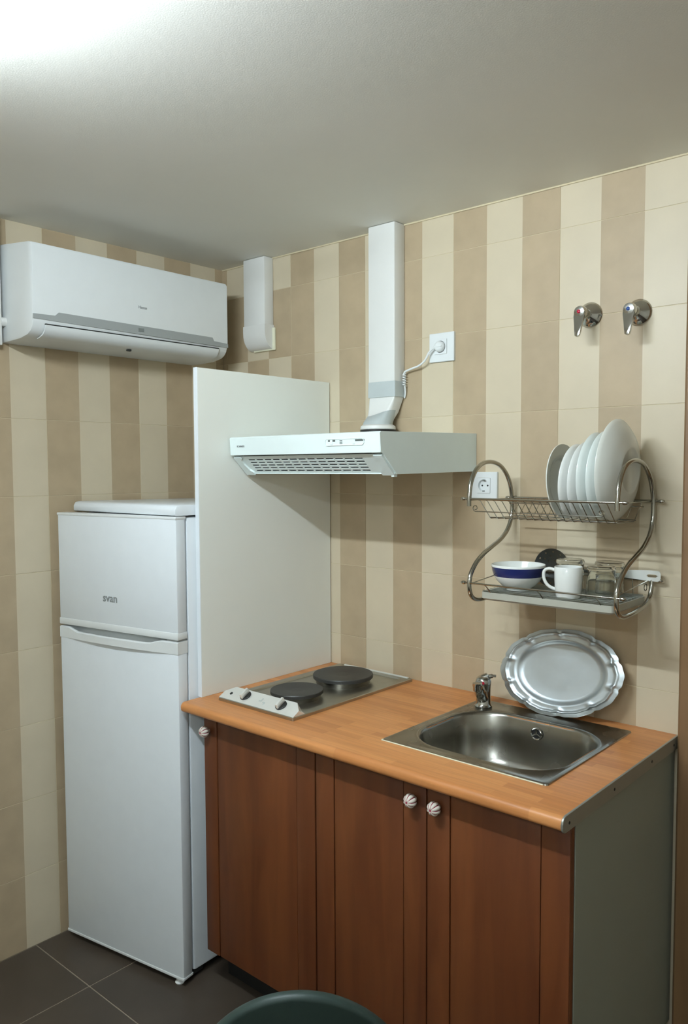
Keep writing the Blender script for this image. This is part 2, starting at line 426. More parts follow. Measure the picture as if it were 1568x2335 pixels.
# grip rail on top of the lower door: a curved scooped handle
bm = B(); n = 24; top = []; 
for i in range(n+1):
    t = i/n; x = -FWD-.004+(FWD+.004)*t
    dip = 0 if t < .09 or t > .86 else (1.0 if .16 < t < .78 else (t-.09)/.07 if t <= .16 else (.86-t)/.08)
    bow = -.012*math.sin(PI*min(1, max(0, (t-.05)/.9)))
    top.append((x, dip, bow))
for i in range(n):
    (xa, da, ba), (xb_, db, bb) = top[i], top[i+1]
    A = []
    for x, d_, b_ in ((xa, da, ba), (xb_, db, bb)):
        za = 1.070-.012*d_
        A.append([bm.verts.new(p) for p in ((x, b_-.001, 1.033), (x, b_-.001, za-.003), (x, b_+.003, za), (x, b_+.008, za), (x, .016, za-.022*d_), (x, .040, 1.070-.002*d_), (x, .040, 1.033))])
    for q in range(7):
        bm.faces.new((A[0][q], A[1][q], A[1][(q+1) % 7], A[0][(q+1) % 7]))
    if i == 0: bm.faces.new(A[0])
    if i == n-1: bm.faces.new(A[1][::-1])
bmesh.ops.remove_doubles(bm, verts=bm.verts[:], dist=1e-5)
obj('handle', drz(bm), M['white_plastic'], md, local=True, smooth=50, label='scooped white grip rail along the top of the lower door')
bm = B(); box(bm, -FWD-.005, .001, -.0015, .041, .021, .030, .002); obj('door_trim', drz(bm), M['white_plastic'], md, local=True, smooth=True)
bm = B(); box(bm, -.05, -.004, .004, .038, 1.066, 1.076, .002); obj('hinge', drz(bm), M['grey_strip'], fr, local=True)
bm = B(); box(bm, -FWD+.01, -.01, .05, .09, .012, .032, .002); obj('plinth', bm, M['dark_gap'], fr, local=True)
for x, y in ((-.028, .012), (-FWD+.03, .012+.04), (-.04, .48), (-FWD+.03, .48)):
    bm = B(); lathe(bm, [(0, 0), (.013, 0), (.015, .004), (.011, .008), (.009, .03), (0, .03)], (x, y, 0), 'z', 16); obj('foot', bm, M['white_plastic'], fr, local=True, smooth=True)

# ------------------------------------------------------------------ tall white board between fridge and worktop
pn = thing('partition_board', 'tall white board standing upright on the worktop end beside the fridge', 'panel', (.57, -.29, .892))
bm = B(); box(bm, .562, .579, -.5815, -.004, .892, 1.889, .0008, 1); obj('board', bm, M['melamine'], pn)
bm = B(); box(bm, .5618, .5792, -.5835, -.5815, .892, 1.8895, .0006, 1); obj('edge_band', bm, M['white_enamel'], pn)

# ------------------------------------------------------------------ worktop
ZT = .892
wt = thing('worktop', 'beech coloured laminate worktop with rounded front edge along the tiled wall', 'worktop', (1.19, -.33, ZT-.032))
YF, YB_, XL, XR = -.656, -.001, .572, 1.803
# slab with cut-outs for sink: built as a profile prism in pieces around the hole
SX0, SX1, SY0, SY1 = 1.272, 1.684, -.485, -.14
def slab_profile(y0, y1, front):
    t = .030
    if front:
        p = [(y1, ZT), (y1, ZT-t), (y0+.006, ZT-t)]
        for i in range(7):
            a = math.radians(270-180*i/6) if False else math.radians(-90-90*i/6)
            p.append((y0+.012+.012*math.cos(a), ZT-t+.012+.012*math.sin(a)))
        for i in range(7):
            a = math.radians(180-90*i/6)
            p.append((y0+.014+.014*math.cos(a), ZT-.014+.014*math.sin(a)))
        q = []
        for z in p:
            if not q or (abs(q[-1][0]-z[0])+abs(q[-1][1]-z[1])) > 1e-5: q.append(z)
        return [q[0], q[1]]+q[3:]
    return [(y1, ZT), (y1, ZT-t), (y0, ZT-t), (y0, ZT)]
bm = B()
prism(bm, slab_profile(YF, SY0, True), XL, XR, 'x')
prism(bm, slab_profile(SY1, YB_, False), XL, XR, 'x')
prism(bm, slab_profile(SY0, SY1, False), XL, SX0, 'x')
prism(bm, slab_profile(SY0, SY1, False), SX1, XR, 'x')
obj('slab', bm, M['butcher'], wt, smooth=30)
bm = B()
pr_ = slab_profile(YF-.002, YB_, True); pr_ = [(y, z+(.002 if z > ZT-.015 else -.002)) for y, z in pr_]
prism(bm, pr_, XR, XR+.005, 'x', .001, 1)
et = obj('end_trim', bm, M['aluminium'], wt, smooth=30, label='aluminium strip screwed on the right end')
for y in (-.63, -.19, -.04, -.41):
    bm = B(); lathe(bm, [(0, .001), (.003, .0008), (.0035, 0), (0, 0)], (XR+.005, y, ZT-.016), 'x', 12); obj('screw', bm, M['dark_gap'], et)

# ------------------------------------------------------------------ base cabinets
def pumpkin(c):
    """striped lobed ceramic knob pointing to -y"""
    bm = B(); seg = 80; L_ = 8
    prof = [(.0, -.033), (.003, -.0335), (.0078, -.0325), (.013, -.029), (.0163, -.023), (.0168, -.018), (.0151, -.012), (.0105, -.0075), (.006, -.005), (.0055, 0)]
    rings = []
    for r, h in prof:
        ring = []
        if r == 0: rings.append([bm.verts.new(Vector(c)+Vector((0, h+.002, 0)))]); continue
        for k in range(seg):
            a = 2*PI*k/seg; lob = abs(math.sin(L_*a/2)); r = r*1.0
            f = 1 if r < .0056 else (.78+.24*lob**.6)
            ring.append(bm.verts.new(Vector(c)+Vector((r*f*math.cos(a), h*(1 if r > .005 else 1), r*f*math.sin(a)))))
        rings.append(ring)
    for i in range(len(rings)-1):
        a, b = rings[i], rings[i+1]
        for k in range(seg):
            k2 = (k+1) % seg
            f = bm.faces.new((a[0], b[k2], b[k])) if len(a) == 1 else bm.faces.new((a[k], a[k2], b[k2], b[k]))
            lob = abs(math.sin(L_*PI*(k+.5)/seg))
            f.material_index = 1 if (lob < .40 or (i < 1)) and i < 8 else 0
    bm.faces.new(rings[-1])
    return bm
def cab_door(parent, x0, x1, s0, s1, knobx, label=None):
    z0, z1, yf = .118, .855, -.600
    bm = B(); box(bm, x0+.0015, x1-.0015, yf+.006, yf+.019, z0, z1, .001, 1)
    d = obj('door', bm, M['door_wood'], parent, label=label)
    for a, b in ((x0+.0015, s0-.0016), (s1+.0016, x1-.0015)):
        bm = B(); box(bm, a, b, yf, yf+.0065, z0, z1, .0022, 2); obj('stile', bm, M['door_wood'], d, smooth=True)
    bm = B(); box(bm, s0+.0008, s1-.0008, yf+.002, yf+.0065, z0, z1, .0015, 2); obj('door_panel', bm, M['door_wood'], d, smooth=True)
    bm = pumpkin((knobx, yf, .806)); obj('knob', bm, [M['knob_white'], M['knob_red']], d, smooth=60, label='white and red striped ceramic knob')
    return d
def cabinet(x0, x1, label, side_right):
    t = thing('base_cabinet', label, 'cabinet', ((x0+x1)/2, -.29, 0), None)
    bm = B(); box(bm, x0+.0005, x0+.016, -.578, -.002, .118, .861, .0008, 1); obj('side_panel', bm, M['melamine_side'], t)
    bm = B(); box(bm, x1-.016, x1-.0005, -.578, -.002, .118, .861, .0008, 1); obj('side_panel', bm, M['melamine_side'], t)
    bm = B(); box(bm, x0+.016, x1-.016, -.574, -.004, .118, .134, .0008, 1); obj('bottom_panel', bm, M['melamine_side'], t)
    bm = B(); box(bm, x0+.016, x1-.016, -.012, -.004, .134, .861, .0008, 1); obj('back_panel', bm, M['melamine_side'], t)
    bm = B(); box(bm, x0+.002, x1-.002, -.520, -.508, .002, .117, .001, 1); obj('plinth', bm, M['black'], t)
    for x in (x0+.05, x1-.05):
        for y in (-.47, -.06):
            bm = B(); lathe(bm, [(0, 0), (.024, 0), (.026, .006), (.016, .014), (.014, .1), (.02, .105), (.02, .118), (0, .118)], (x, y, 0), 'z', 20)
            obj('leg', bm, M['toe_dark'], t, smooth=True)
    return t
c1 = cabinet(.607, 1.071, 'brown wooden base cabinet with a single wide door under the hob', False)
cab_door(c1, .607, 1.071, .668, 1.000, .632)
c2 = cabinet(1.073, 1.798, 'brown wooden base cabinet with two doors and grey end panel under the sink', True)
cab_door(c2, 1.073, 1.434, 1.139, 1.364, 1.400)
cab_door(c2, 1.434, 1.798, 1.500, 1.729, 1.468)

# ------------------------------------------------------------------ electric hob
hb = thing('electric_hob', 'stainless steel two plate electric hob set on the worktop beside the white board', 'hob', (.79, -.29, ZT))
hx0, hx1, hy0, hy1 = .638, .958, -.568, -.022
bm = B()
# tray: rim frame + recessed floor
zt = ZT+.010
def ring_loft(bm, loops, close_first=False, close_last=False, mi=0):
    R_ = [[bm.verts.new(p) for p in lp] for lp in loops]
    n = len(R_[0])
    for i in range(len(R_)-1):
        for k in range(n):
            f = bm.faces.new((R_[i][k], R_[i][(k+1) % n], R_[i+1][(k+1) % n], R_[i+1][k])); f.material_index = mi
    if close_last: bm.faces.new(R_[-1]).material_index = mi
    if close_first: bm.faces.new(R_[0][::-1]).material_index = mi
def rl(x0, x1, y0, y1, r, z, n=5): return [(a, b, z) for a, b in rrect(x0, x1, y0, y1, r, n)]
ring_loft(bm, [rl(hx0, hx1, hy0, hy1, .004, ZT+.0003), rl(hx0, hx1, hy0, hy1, .004, zt-.002), rl(hx0+.002, hx1-.002, hy0+.002, hy1-.002, .004, zt),
               rl(hx0+.026, hx1-.026, hy0+.075, hy1-.026, .014, zt), rl(hx0+.029, hx1-.029, hy0+.078, hy1-.029, .012, zt-.004)], close_last=True, close_first=True)
obj('tray', bm, M['steel'], hb, smooth=30)
bm = B(); box(bm, hx0+.03, hx1-.012, hy1-.012, hy1-.004, zt-.001, zt+.003, .001); obj('rear_lip', bm, M['panel_steel'], hb)
# sloped control fascia
bm = B(); t = bmesh.new()
fx0, fx1 = hx0, hx1
pts = dict(a=(fx0+.002, hy0, ZT+.006), b=(fx1-.002, hy0, ZT+.006), c=(fx0+.002, hy0+.003, ZT+.011), d=(fx1-.002, hy0+.003, ZT+.011),
           e=(fx0+.030, hy0+.047, ZT+.036), f=(fx1-.030, hy0+.047, ZT+.036), g=(fx0+.030, hy0+.064, ZT+.009), h=(fx1-.030, hy0+.064, ZT+.009),
           i=(fx0+.002, hy0+.025, ZT+.0235), j=(fx1-.002, hy0+.025, ZT+.0235), k=(fx0+.002, hy0+.05, ZT+.009), l=(fx1-.002, hy0+.05, ZT+.009))
V = {k_: t.verts.new(p) for k_, p in pts.items()}
for fc in ('abdc', 'cdjfei', 'efhg', 'ieg', 'igk', 'jhf', 'jlh', 'acik', 'bljd', 'abl' 'k'):
    try: t.faces.new([V[q] for q in fc])
    except ValueError: pass
try: t.faces.new([V[q] for q in 'klhg'])
except ValueError: pass
merge(bm, t, 0)
cp = obj('control_panel', bm, M['panel_steel'], hb, label='sloped bright steel control panel')
nrm = Vector((0, -.024, .049)).normalized() if False else Vector((0, -.41, .91)).normalized()
slope = Vector((0, .869, .494))
def on_panel(x, s_, h=0): return Vector((x, hy0+.003, ZT+.011))+slope*s_+Vector((0, -.494, .869))*h
for x in (.733, .884):
    Mx = frame(on_panel(x, .027), (1, 0, 0), slope)
    bm = B(); lathe(bm, [(0, 0), (.0175, 0), (.0175, .003), (.016, .004), (0, .004)], (0, 0, 0), 'z', 28, mi=0)
    prism(bm, [(-.0165, -.004), (-.0165, .004), (.0165, .004), (.0165, -.004)], .003, .018, 'z', .0015, 2, mi=1)
    bm.transform(Matrix.Translation((0, 0, 0)) @ Matrix.Rotation(math.radians(90), 4, 'Z')); bm.transform(Mx)
    obj('knob', bm, [M['black'], M['panel_steel']], cp, smooth=30, label='black and steel turning knob')
bm = B(); lathe(bm, [(0, .0), (.005, 0), (.005, .001), (.003, .0016), (0, .0016)], (0, 0, 0), 'z', 20); bm.transform(frame(on_panel(.673, .022), (1, 0, 0), slope))
obj('indicator_lamp', bm, M['dark_gap'], cp)
for r_, x_, s_ in ((.006, .805, .022), (.004, .818, .020), (.0035, .809, .033), (.0045, .822, .013)):
    pass
bm = B()
for x_, s_, w_, h_ in ((.800, .023, .012, .004), (.803, .030, .004, .009), (.816, .021, .009, .003), (.821, .016, .004, .010)):
    t = bmesh.new(); box(t, -w_/2, w_/2, -h_/2, h_/2, -.0005, .0006); t.transform(frame(on_panel(x_, s_), (1, 0, 0), slope)); merge(bm, t)
obj('emblem', bm, M['print_faint'], cp)
def hotplate(cx, cy, r, h):
    bm = B(); z = zt-.004
    lathe(bm, [(0, z), (r*.90, z), (r*.90, z+h*.45), (r*.96, z+h*.45), (r*.96, z+h*.60)], (cx, cy, 0), 'z', 64, mi=1)
    lathe(bm, [(r*.96, z+h*.55), (r, z+h*.6), (r, z+h*.92), (r*.985, z+h), (r*.45, z+h*.985), (r*.25, z+h*.9), (r*.22, z+h*.9), (0, z+h*.9)], (cx, cy, 0), 'z', 64, mi=0)
    o = obj('hotplate', bm, [M['hotplate'], M['hot_ring']], hb, smooth=30)
    return o
hotplate(.812, -.408, .080, .025); hotplate(.802, -.188, .097, .028)

# ------------------------------------------------------------------ sink
sk = thing('sink', 'square stainless steel sink with one rounded bowl let into the worktop', 'sink', (1.47, -.29, ZT))
sx0, sx1, sy0, sy1 = 1.240, 1.706, -.528, -.058
bx0, bx1, by0, by1, br_ = 1.270, 1.688, -.487, -.138, .115
n = 10
bm = B()
def cl_(x0, x1, y0, y1, r, z): return [(a, b, z) for a, b in rrect(x0, x1, y0, y1, r, n)]
zr = ZT+.0035
loops = [cl_(sx0, sx1, sy0, sy1, .008, ZT+.0003), cl_(sx0+.001, sx1-.001, sy0+.001, sy1-.001, .008, zr),
         cl_(sx0+.007, sx1-.007, sy0+.007, sy1-.007, .010, zr+.0008), cl_(sx0+.013, sx1-.013, sy0+.012, sy1-.013, .02, zr-.001),
         cl_(bx0-.012, bx1+.010, by0-.012, by1+.012, br_+.01, zr-.001), cl_(bx0-.006, bx1+.006, by0-.006, by1+.006, br_+.004, zr+.0012),
         cl_(bx0, bx1, by0, by1, br_, zr-.001), cl_(bx0+.004, bx1-.004, by0+.004, by1-.004, br_, zr-.010),
         cl_(bx0+.010, bx1-.010, by0+.010, by1-.010, br_-.004, zr-.07), cl_(bx0+.018, bx1-.018, by0+.018, by1-.018, br_-.008, zr-.125),
         cl_(bx0+.032, bx1-.032, by0+.032, by1-.032, br_-.014, zr-.145), cl_(bx0+.06, bx1-.06, by0+.06, by1-.06, br_-.03, zr-.153),
         cl_(bx0+.155, bx1-.155, by0+.130, by1-.130, .04, zr-.157)]
ring_loft(bm, loops, close_last=True)
bmesh.ops.recalc_face_normals(bm, faces=bm.faces[:])
sb = obj('basin', bm, M['sink_steel'], sk, smooth=50)
bm = B(); tube(bm, [(sx1-.01, sy0-.0005, ZT+.0012), (sx0, sy0-.0005, ZT+.0012), (sx0-.0005, sy0+.03, ZT+.0010), (sx0-.0005, sy1, ZT+.0008)], [.0016, .0016, .0014, .0008], 8); obj('sealant', bm, M['cream_seal'], sk, smooth=True, label='thin pale sealant bead')
bm = B(); lathe(bm, [(0, .003), (.012, .003), (.03, .0045), (.038, .003), (.04, 0), (0, 0)], (1.479, -.31, zr-.157), 'z', 40); obj('drain', bm, M['chrome'], sk, smooth=True)
# overflow: chromed ring with three dark openings on the back wall of the bowl
oc = Vector((1.476, by1-.0120, .862))
bm = B(); lathe(bm, [(.0135, -.0005), (.0165, -.0015), (.0175, .0005), (.0175, .003), (.0135, .003)], oc, 'y', 36, closed=True)
ov = obj('overflow', bm, M['chrome'], sk, smooth=True)
bm = B(); lathe(bm, [(0, .0015), (.0138, .0015), (.0138, .003), (0, .003)], oc, 'y', 30); obj('opening', bm, M['black'], ov)
bm = B()
for a in (90, 210, 330):
    t = bmesh.new(); box(t, 0, .0145, -.0012, .0015, -.0016, .0016, .0005, 1); t.transform(Matrix.Translation(oc) @ Matrix.Rotation(-math.radians(a), 4, 'Y')); merge(bm, t)
lathe(bm, [(0, -.003), (.003, -.0025), (.0035, 0), (0, 0)], oc, 'y', 16)
obj('spoke', bm, M['chrome'], ov, smooth=True)

# ------------------------------------------------------------------ mixer tap
fx_, fy_, fz_ = 1.286, -.116, ZT+.003
tp = thing('mixer_tap', 'small chrome mixer tap at the back left corner of the sink', 'tap', (fx_, fy_, fz_))
bm = B(); lathe(bm, [(0, 0), (.025, 0), (.026, .003), (.0235, .006), (.0215, .010), (.021, .040), (.0215, .060), (.022, .066), (0, .066)], (fx_, fy_, fz_), 'z', 40)
obj('body', bm, M['chrome'], tp, smooth=True)
sd = Vector((.28, -.96, 0)); ld = Vector((.8, .6, 0)); O_ = Vector((fx_, fy_, fz_)); UP = Vector((0, 0, 1))
bm = B(); tube(bm, smooth_path([O_-sd*.002+UP*.018, O_+sd*.022+UP*.040, O_+sd*.044+UP*.062, O_+sd*.060+UP*.076], 6),
               [.018]*4+[.0175]*5+[.0155]*5+[.014]*5, 20)
obj('spout', bm, M['chrome'], tp, smooth=50)
bm = B(); lathe(bm, [(0, 0), (.0115, 0), (.0125, .002), (.0125, .012), (.0138, .014), (.0138, .022), (0, .024)], tuple(O_+sd*.063+UP*.061), 'z', 28)
obj('aerator', bm, M['chrome'], tp, smooth=True)
bm = B(); lathe(bm, [(0, .0895), (.007, .089), (.015, .087), (.0205, .082), (.0225, .076), (.0222, .0665), (0, .0665)], (fx_, fy_, fz_), 'z', 36)
tube(bm, smooth_path([O_-ld*.004+UP*.080, O_+ld*.012+UP*.086, O_+ld*.025+UP*.089, O_+ld*.036+UP*.089], 4), [.012]*5+[.0065]*4+[.004]*4, 14)
obj('lever', bm, M['chrome'], tp, smooth=50)
bm = B(); lathe(bm, [(0, -.002), (.004, -.0015), (.0045, 0), (0, 0)], tuple(O_+sd*.0205+Vector((.006, 0, .073))), 'y', 14); obj('red_marker', bm, M['red'], tp)

# ------------------------------------------------------------------ oval serving platter leaning on the wall
tilt = math.radians(10)
Rp = Matrix.Rotation(-math.radians(10), 4, 'Y') @ Matrix.Identity(4)
pc = Vector((1.492, -.040, 1.0125))
# local frame: X along wall, Y up along the leaning plate, Z out of its face (towards -y)
lean = math.radians(13)
eyv = Vector((0, math.sin(lean), math.cos(lean))); ezv = Vector((0, -math.cos(lean), math.sin(lean)))
Fp = Matrix((Vector((1, 0, 0)), eyv, ezv)).transposed().to_4x4(); Fp = Matrix.Translation(pc) @ Fp @ Matrix.Rotation(math.radians(6), 4, 'Z')
pl = thing('serving_platter', 'oval silver metal platter with scalloped rim leaning against the tiles behind the sink', 'platter', tuple(pc), None)
bm = B(); seg = 240; A_, B_ = .187, .123
def scal(a):
    # 12 ogee scallops with little notches
    t = (a*10/(2*PI)+.5) % 1.0; d_ = min(t, 1-t)
    return 1-.040*math.exp(-(d_/.10)**2)-.014*(.5-.5*math.cos(2*PI*2*t))
prof = [(0, 0, 0), (.35, 0, 0), (.60, 0, 0), (.66, .0015, 0), (.70, .008, 0), (.735, .0125, .0), (.77, .0128, .1), (.83, .012, .4), (.865, .0132, .9), (.885, .0165, 1), (.905, .0172, 1), (.922, .0140, 1), (.935, .0130, 1), (.985, .0128, 1), (1.0, .0120, 1), (.995, .0105, 1), (.93, .0108, 1), (.80, .0098, .3), (.73, .0095, 0), (.69, .0045, 0), (.65, -.0015, 0), (.30, -.0015, 0), (0, -.0015, 0)]
rings = []
for r, h, sc_ in prof:
    if r == 0: rings.append([bm.verts.new((0, 0, h))]); continue
    ring = []
    for k in range(seg):
        a = 2*PI*k/seg; f = r*(1+(scal(a)-1)*sc_)
        t = (a*10/(2*PI)+.5) % 1.0; notch = math.exp(-((min(t, 1-t))/.10)**2)
        hh = h+(.0035*notch*(1 if .78 < r < .93 and sc_ > .3 and h > .0115 else 0))
        ring.append(bm.verts.new((A_*f*math.cos(a), B_*f*math.sin(a), hh)))
    rings.append(ring)
for i in range(len(rings)-1):
    a, b = rings[i], rings[i+1]
    for k in range(seg):
        k2 = (k+1) % seg
        if len(a) == 1: bm.faces.new((a[0], b[k], b[k2]))
        elif len(b) == 1: bm.faces.new((a[k], b[0], a[k2]))
        else: bm.faces.new((a[k], b[k], b[k2], a[k2]))
bm.transform(Fp)
obj('dish', bm, M['pewter'], pl, smooth=60)

# ------------------------------------------------------------------ range hood
hd = thing('range_hood', 'slim white cooker hood fixed on the tiles above the hob', 'hood', (.885, 0, 1.575))
HX0, HX1 = .586, 1.184
side = [(-.001, 1.692), (-.462, 1.684), (-.466, 1.680), (-.462, 1.630), (-.452, 1.627), (-.393, 1.571), (-.001, 1.577)]
def scale_poly(p, d): 
    cy_ = sum(a for a, b in p)/len(p); cz_ = sum(b for a, b in p)/len(p)
    return [(a+(d if a < cy_ else -d), b+(d if b < cz_ else -d)) for a, b in p]
bm = B(); prism(bm, side, HX0-.001, HX0+.003, 'x', .0004, 1); obj('end_plate', bm, M['hood_white'], hd)
bm = B(); prism(bm, side, HX1-.003, HX1+.001, 'x', .0004, 1); obj('end_plate', bm, M['hood_white'], hd)
bm = B(); prism(bm, [(-.001, 1.6922), (-.458, 1.6842), (-.458, 1.681), (-.001, 1.689)], HX0+.002, HX1-.002, 'x', .0004, 1); obj('top_plate', bm, M['hood_white'], hd)
bm = B(); prism(bm, [(-.460, 1.6848), (-.4665, 1.6815), (-.4635, 1.6285), (-.458, 1.6275), (-.458, 1.66)], HX0, HX1, 'x', .001, 2)
fp = obj('front_panel', bm, M['hood_white'], hd)
bm = B(); prism(bm, [(-.40, 1.5713), (-.40, 1.5745), (-.001, 1.5805), (-.001, 1.5773)], HX0+.002, HX1-.002, 'x', .0004, 1); obj('bottom_plate', bm, M['hood_white'], hd)
# slotted grille on the sloping underside, real openings
gA, gB = Vector((0, -.450, 1.625)), Vector((0, -.396, 1.572)); gl = (gB-gA).length
gn_ = Vector((0, -.70, -.714))
bm = B(); cols, rws = 13, 5
gx0, gx1, gs0, gs1 = .637, 1.105, .010, .068
L_ = [HX0+.022]; 
cw = (gx1-gx0)/cols; rh = (gs1-gs0)/rws
xs_ = [HX0+.022]; 
for c in range(cols): xs_ += [gx0+c*cw+.004, gx0+(c+1)*cw-.002]
xs_.append(HX1-.022)
ss_ = [0.0]
for r in range(rws): ss_ += [gs0+r*rh+.003, gs0+(r+1)*rh-.003]
ss_.append(gl)
def gp(x, s_, d): 
    q = gA+(gB-gA).normalized()*s_+gn_*d; return (x, q.y, q.z)
for d0, d1 in ((0.0, -.0015),):
    t = bmesh.new(); g0 = [[t.verts.new(gp(x, s_, d0)) for x in xs_] for s_ in ss_]
    keep = []
    for i in range(len(ss_)-1):
        for j in range(len(xs_)-1):
            if i % 2 == 1 and j % 2 == 1: continue
            keep.append(t.faces.new((g0[i][j], g0[i][j+1], g0[i+1][j+1], g0[i+1][j])))
    ex = bmesh.ops.extrude_face_region(t, geom=keep)
    for v in [e for e in ex['geom'] if isinstance(e, bmesh.types.BMVert)]: v.co += gn_*-.0018
    merge(bm, t, 0)
obj('grille', bm, M['hood_white'], hd)
bm = B(); t = bmesh.new(); vv = [t.verts.new(gp(x, s_, -.012)) for x, s_ in ((gx0-.02, .004), (gx1+.02, .004), (gx1+.02, gl-.004), (gx0-.02, gl-.004))]
vv2 = [t.verts.new(gp(x, s_, -.018)) for x, s_ in ((gx0-.02, .004), (gx1+.02, .004), (gx1+.02, gl-.004), (gx0-.02, gl-.004))]
t.faces.new(vv); t.faces.new(vv2[::-1])
for i in range(4): t.faces.new((vv[i], vv2[i], vv2[(i+1) % 4], vv[(i+1) % 4]))
merge(bm, t, 0); obj('filter', bm, M['dark_gap'], hd)
for xa, sgn in ((HX0+.003, 1), (HX1-.003, -1)):     # moulded end brackets of the grille
    bm = B(); 
    outline = [(0, 0), (.030, 0), (.032, .006), (.026, .012), (.024, .030), (.030, .055), (.040, .066), (.040, gl), (0, gl)]
    t = bmesh.new(); a = [t.verts.new(gp(xa+sgn*u_, v_, .006)) for u_, v_ in outline]; b = [t.verts.new(gp(xa+sgn*u_, v_, -.003)) for u_, v_ in outline]
    t.faces.new(a); t.faces.new(b[::-1])
    for i in range(len(outline)): t.faces.new((a[i], b[i], b[(i+1) % len(outline)], a[(i+1) % len(outline)]))
    merge(bm, t, 0); obj('bracket', bm, M['hood_white'], hd)
bm = B(); box(bm, HX1-.014, HX1-.004, -.400, -.386, 1.564, 1.572, .001); obj('clip', bm, M['hood_white'], hd)
Ff = lambda x, z: frame((x, -.4655+.0035*(1.6815-z)/.053, z), (1, 0, 0), (0, -.05, 1))
def on_front(bm, x, z): bm.transform(Matrix.Translation((x, -.4652+.0030*(1.6815-z)/.053, z))); return bm
# slider strip: rounded frame, two sliders, three louvre marks
bm = B(); op = rrect(-.071, .071, -.0095, .0095, .009, 6); ip = rrect(-.0695, .0695, -.0080, .0080, .0078, 6)
t = bmesh.new(); o1 = [t.verts.new((a, -.0032, b)) for a, b in op]; i1 = [t.verts.new((a, -.0032, b)) for a, b in ip]
o2 = [t.verts.new((a, .001, b)) for a, b in op]; i2 = [t.verts.new((a, .001, b)) for a, b in ip]
nn = len(op)
for i in range(nn):
    j = (i+1) % nn
    for q in ((o1[i], o1[j], i1[j], i1[i]), (o1[i], o2[i], o2[j], o1[j]), (i1[i], i1[j], i2[j], i2[i])): t.faces.new(q)
merge(bm, t, 0); g_ = B(); prism(g_, [(a, b-.0016) for a, b in op], -.0006, .001, 'y'); obj('shadow_line', on_front(g_, 1.060, 1.6585), M['print_and_shadow_grey'], fp)  # grey slab set slightly low behind the strip, painted in as its shadow line
fill_ = B(); prism(fill_, ip, -.0010, .001, 'y'); obj('control_plate', on_front(fill_, 1.060, 1.6585), M['hood_white'], fp)
ct = obj('control_strip', on_front(bm, 1.060, 1.6585), M['hood_white'], fp)
for xa, w_ in ((-.050, .017), (.042, .03)):
    bm = B(); box(bm, xa-.010, xa+w_, -.0018, .001, .0015, .0070, .0004, 1); obj('slot', on_front(bm, 1.060, 1.6585), M['print_dark'], fp)
for xa in (-.052, .030):
    bm = B(); box(bm, xa, xa+.009, -.0035, .001, -.0065, .0065, .001, 1); obj('slider', on_front(bm, 1.060, 1.6585), M['hood_white'], fp)
bm = B()
for z_ in (-.004, 0, .004):
    bm = B(); box(bm, -.015, -.005, -.0018, .001, z_-.0009, z_+.0009); obj('lamp_mark', on_front(bm, 1.058, 1.6585), M['print_dark'], fp)
for a_, b_ in ((-.052, -.042), (-.013, -.008), (.028, .050)):
    bm = B(); box(bm, a_, b_, -.0008, .001, -.002, .002); obj('symbol', on_front(bm, 1.060, 1.640), M['print_faint'], fp)
bm = text_bm('ROMMER', .0085, frame((.636, -.4655, 1.655), (1, 0, 0), (0, -.05, 1)), .0003, .0001, 1.0); obj('badge', bm, M['print_and_shadow_grey'], fp)

# ------------------------------------------------------------------ extractor duct
dc = thing('exhaust_duct', 'white rectangular exhaust duct rising from the hood to the ceiling, taped near its foot', 'duct', (.856, -.03, 1.69))
DX0, DX1, DY = .801, .910, -.055
bm = B(); box(bm, DX0, DX1, DY, -.001, 1.86, ZC-.001, .003, 2); obj('channel', bm, M['white_pvc'], dc, smooth=True)
def loft_rect(bm, secs, mi=0):
    """secs: list of loops of equal length"""
    ring_loft(bm, secs, True, True, mi)
def sec(x0, x1, y0, y1, r, z, n=4): return [(a, b, z) for a, b in rrect(x0, x1, y0, y1, r, n)]
bm = B()
loft_rect(bm, [sec(DX0+.002, DX1-.002, DY+.001, -.004, .003, 1.862), sec(DX0+.002, DX1-.002, DY+.001, -.004, .004, 1.815), sec(DX0+.001, DX1-.014, DY-.012, -.006, .016, 1.77), sec(DX0-.002, DX1-.022, DY-.03, -.012, .035, 1.742), sec(DX0-.004, DX1-.02, -.106, -.014, .044, 1.728)])
obj('adapter', bm, M['white_pvc'], dc, smooth=60)
bm = B(); loft_rect(bm, [sec(DX0-.001, DX1+.002, DY-.002, -.0015, .004, 1.868), sec(DX0-.0015, DX1+.0025, DY-.0025, -.0015, .004, 1.84), sec(DX0-.001, DX1+.003, DY-.003, -.0015, .004, 1.818)])
obj('tape', bm, M['tape'], dc, smooth=40, label='grey tape band around the duct')
bm = B(); s1 = sec(DX0-.0005, DX1-.012, DY-.022, -.008, .028, 1.757); s1 = [(x, y, z+.022*max(0, (x-DX0-.04)/.07)) for x, y, z in s1]
loft_rect(bm, [s1, sec(DX0-.0045, DX1-.0195, -.100, -.0115, .040, 1.738), sec(DX0-.006, DX1-.018, -.108, -.012, .047, 1.7265)])
obj('tape', bm, M['tape'], dc, smooth=60, label='crumpled grey tape above the collar')
bm = B(); lathe(bm, [(0, 1.7125), (.0565, 1.7125), (.058, 1.715), (.0565, 1.724), (.050, 1.728), (0, 1.728)], (.8475, -.0625, 0), 'z', 48); obj('collar', bm, M['white_pvc'], dc, smooth=True)
bm = B(); lathe(bm, [(0, 1.6915), (.057, 1.6915), (.0585, 1.6935), (.0585, 1.711), (.057, 1.7125), (0, 1.7125)], (.8475, -.0625, 0), 'z', 48); obj('gasket', bm, M['black'], dc, smooth=True)

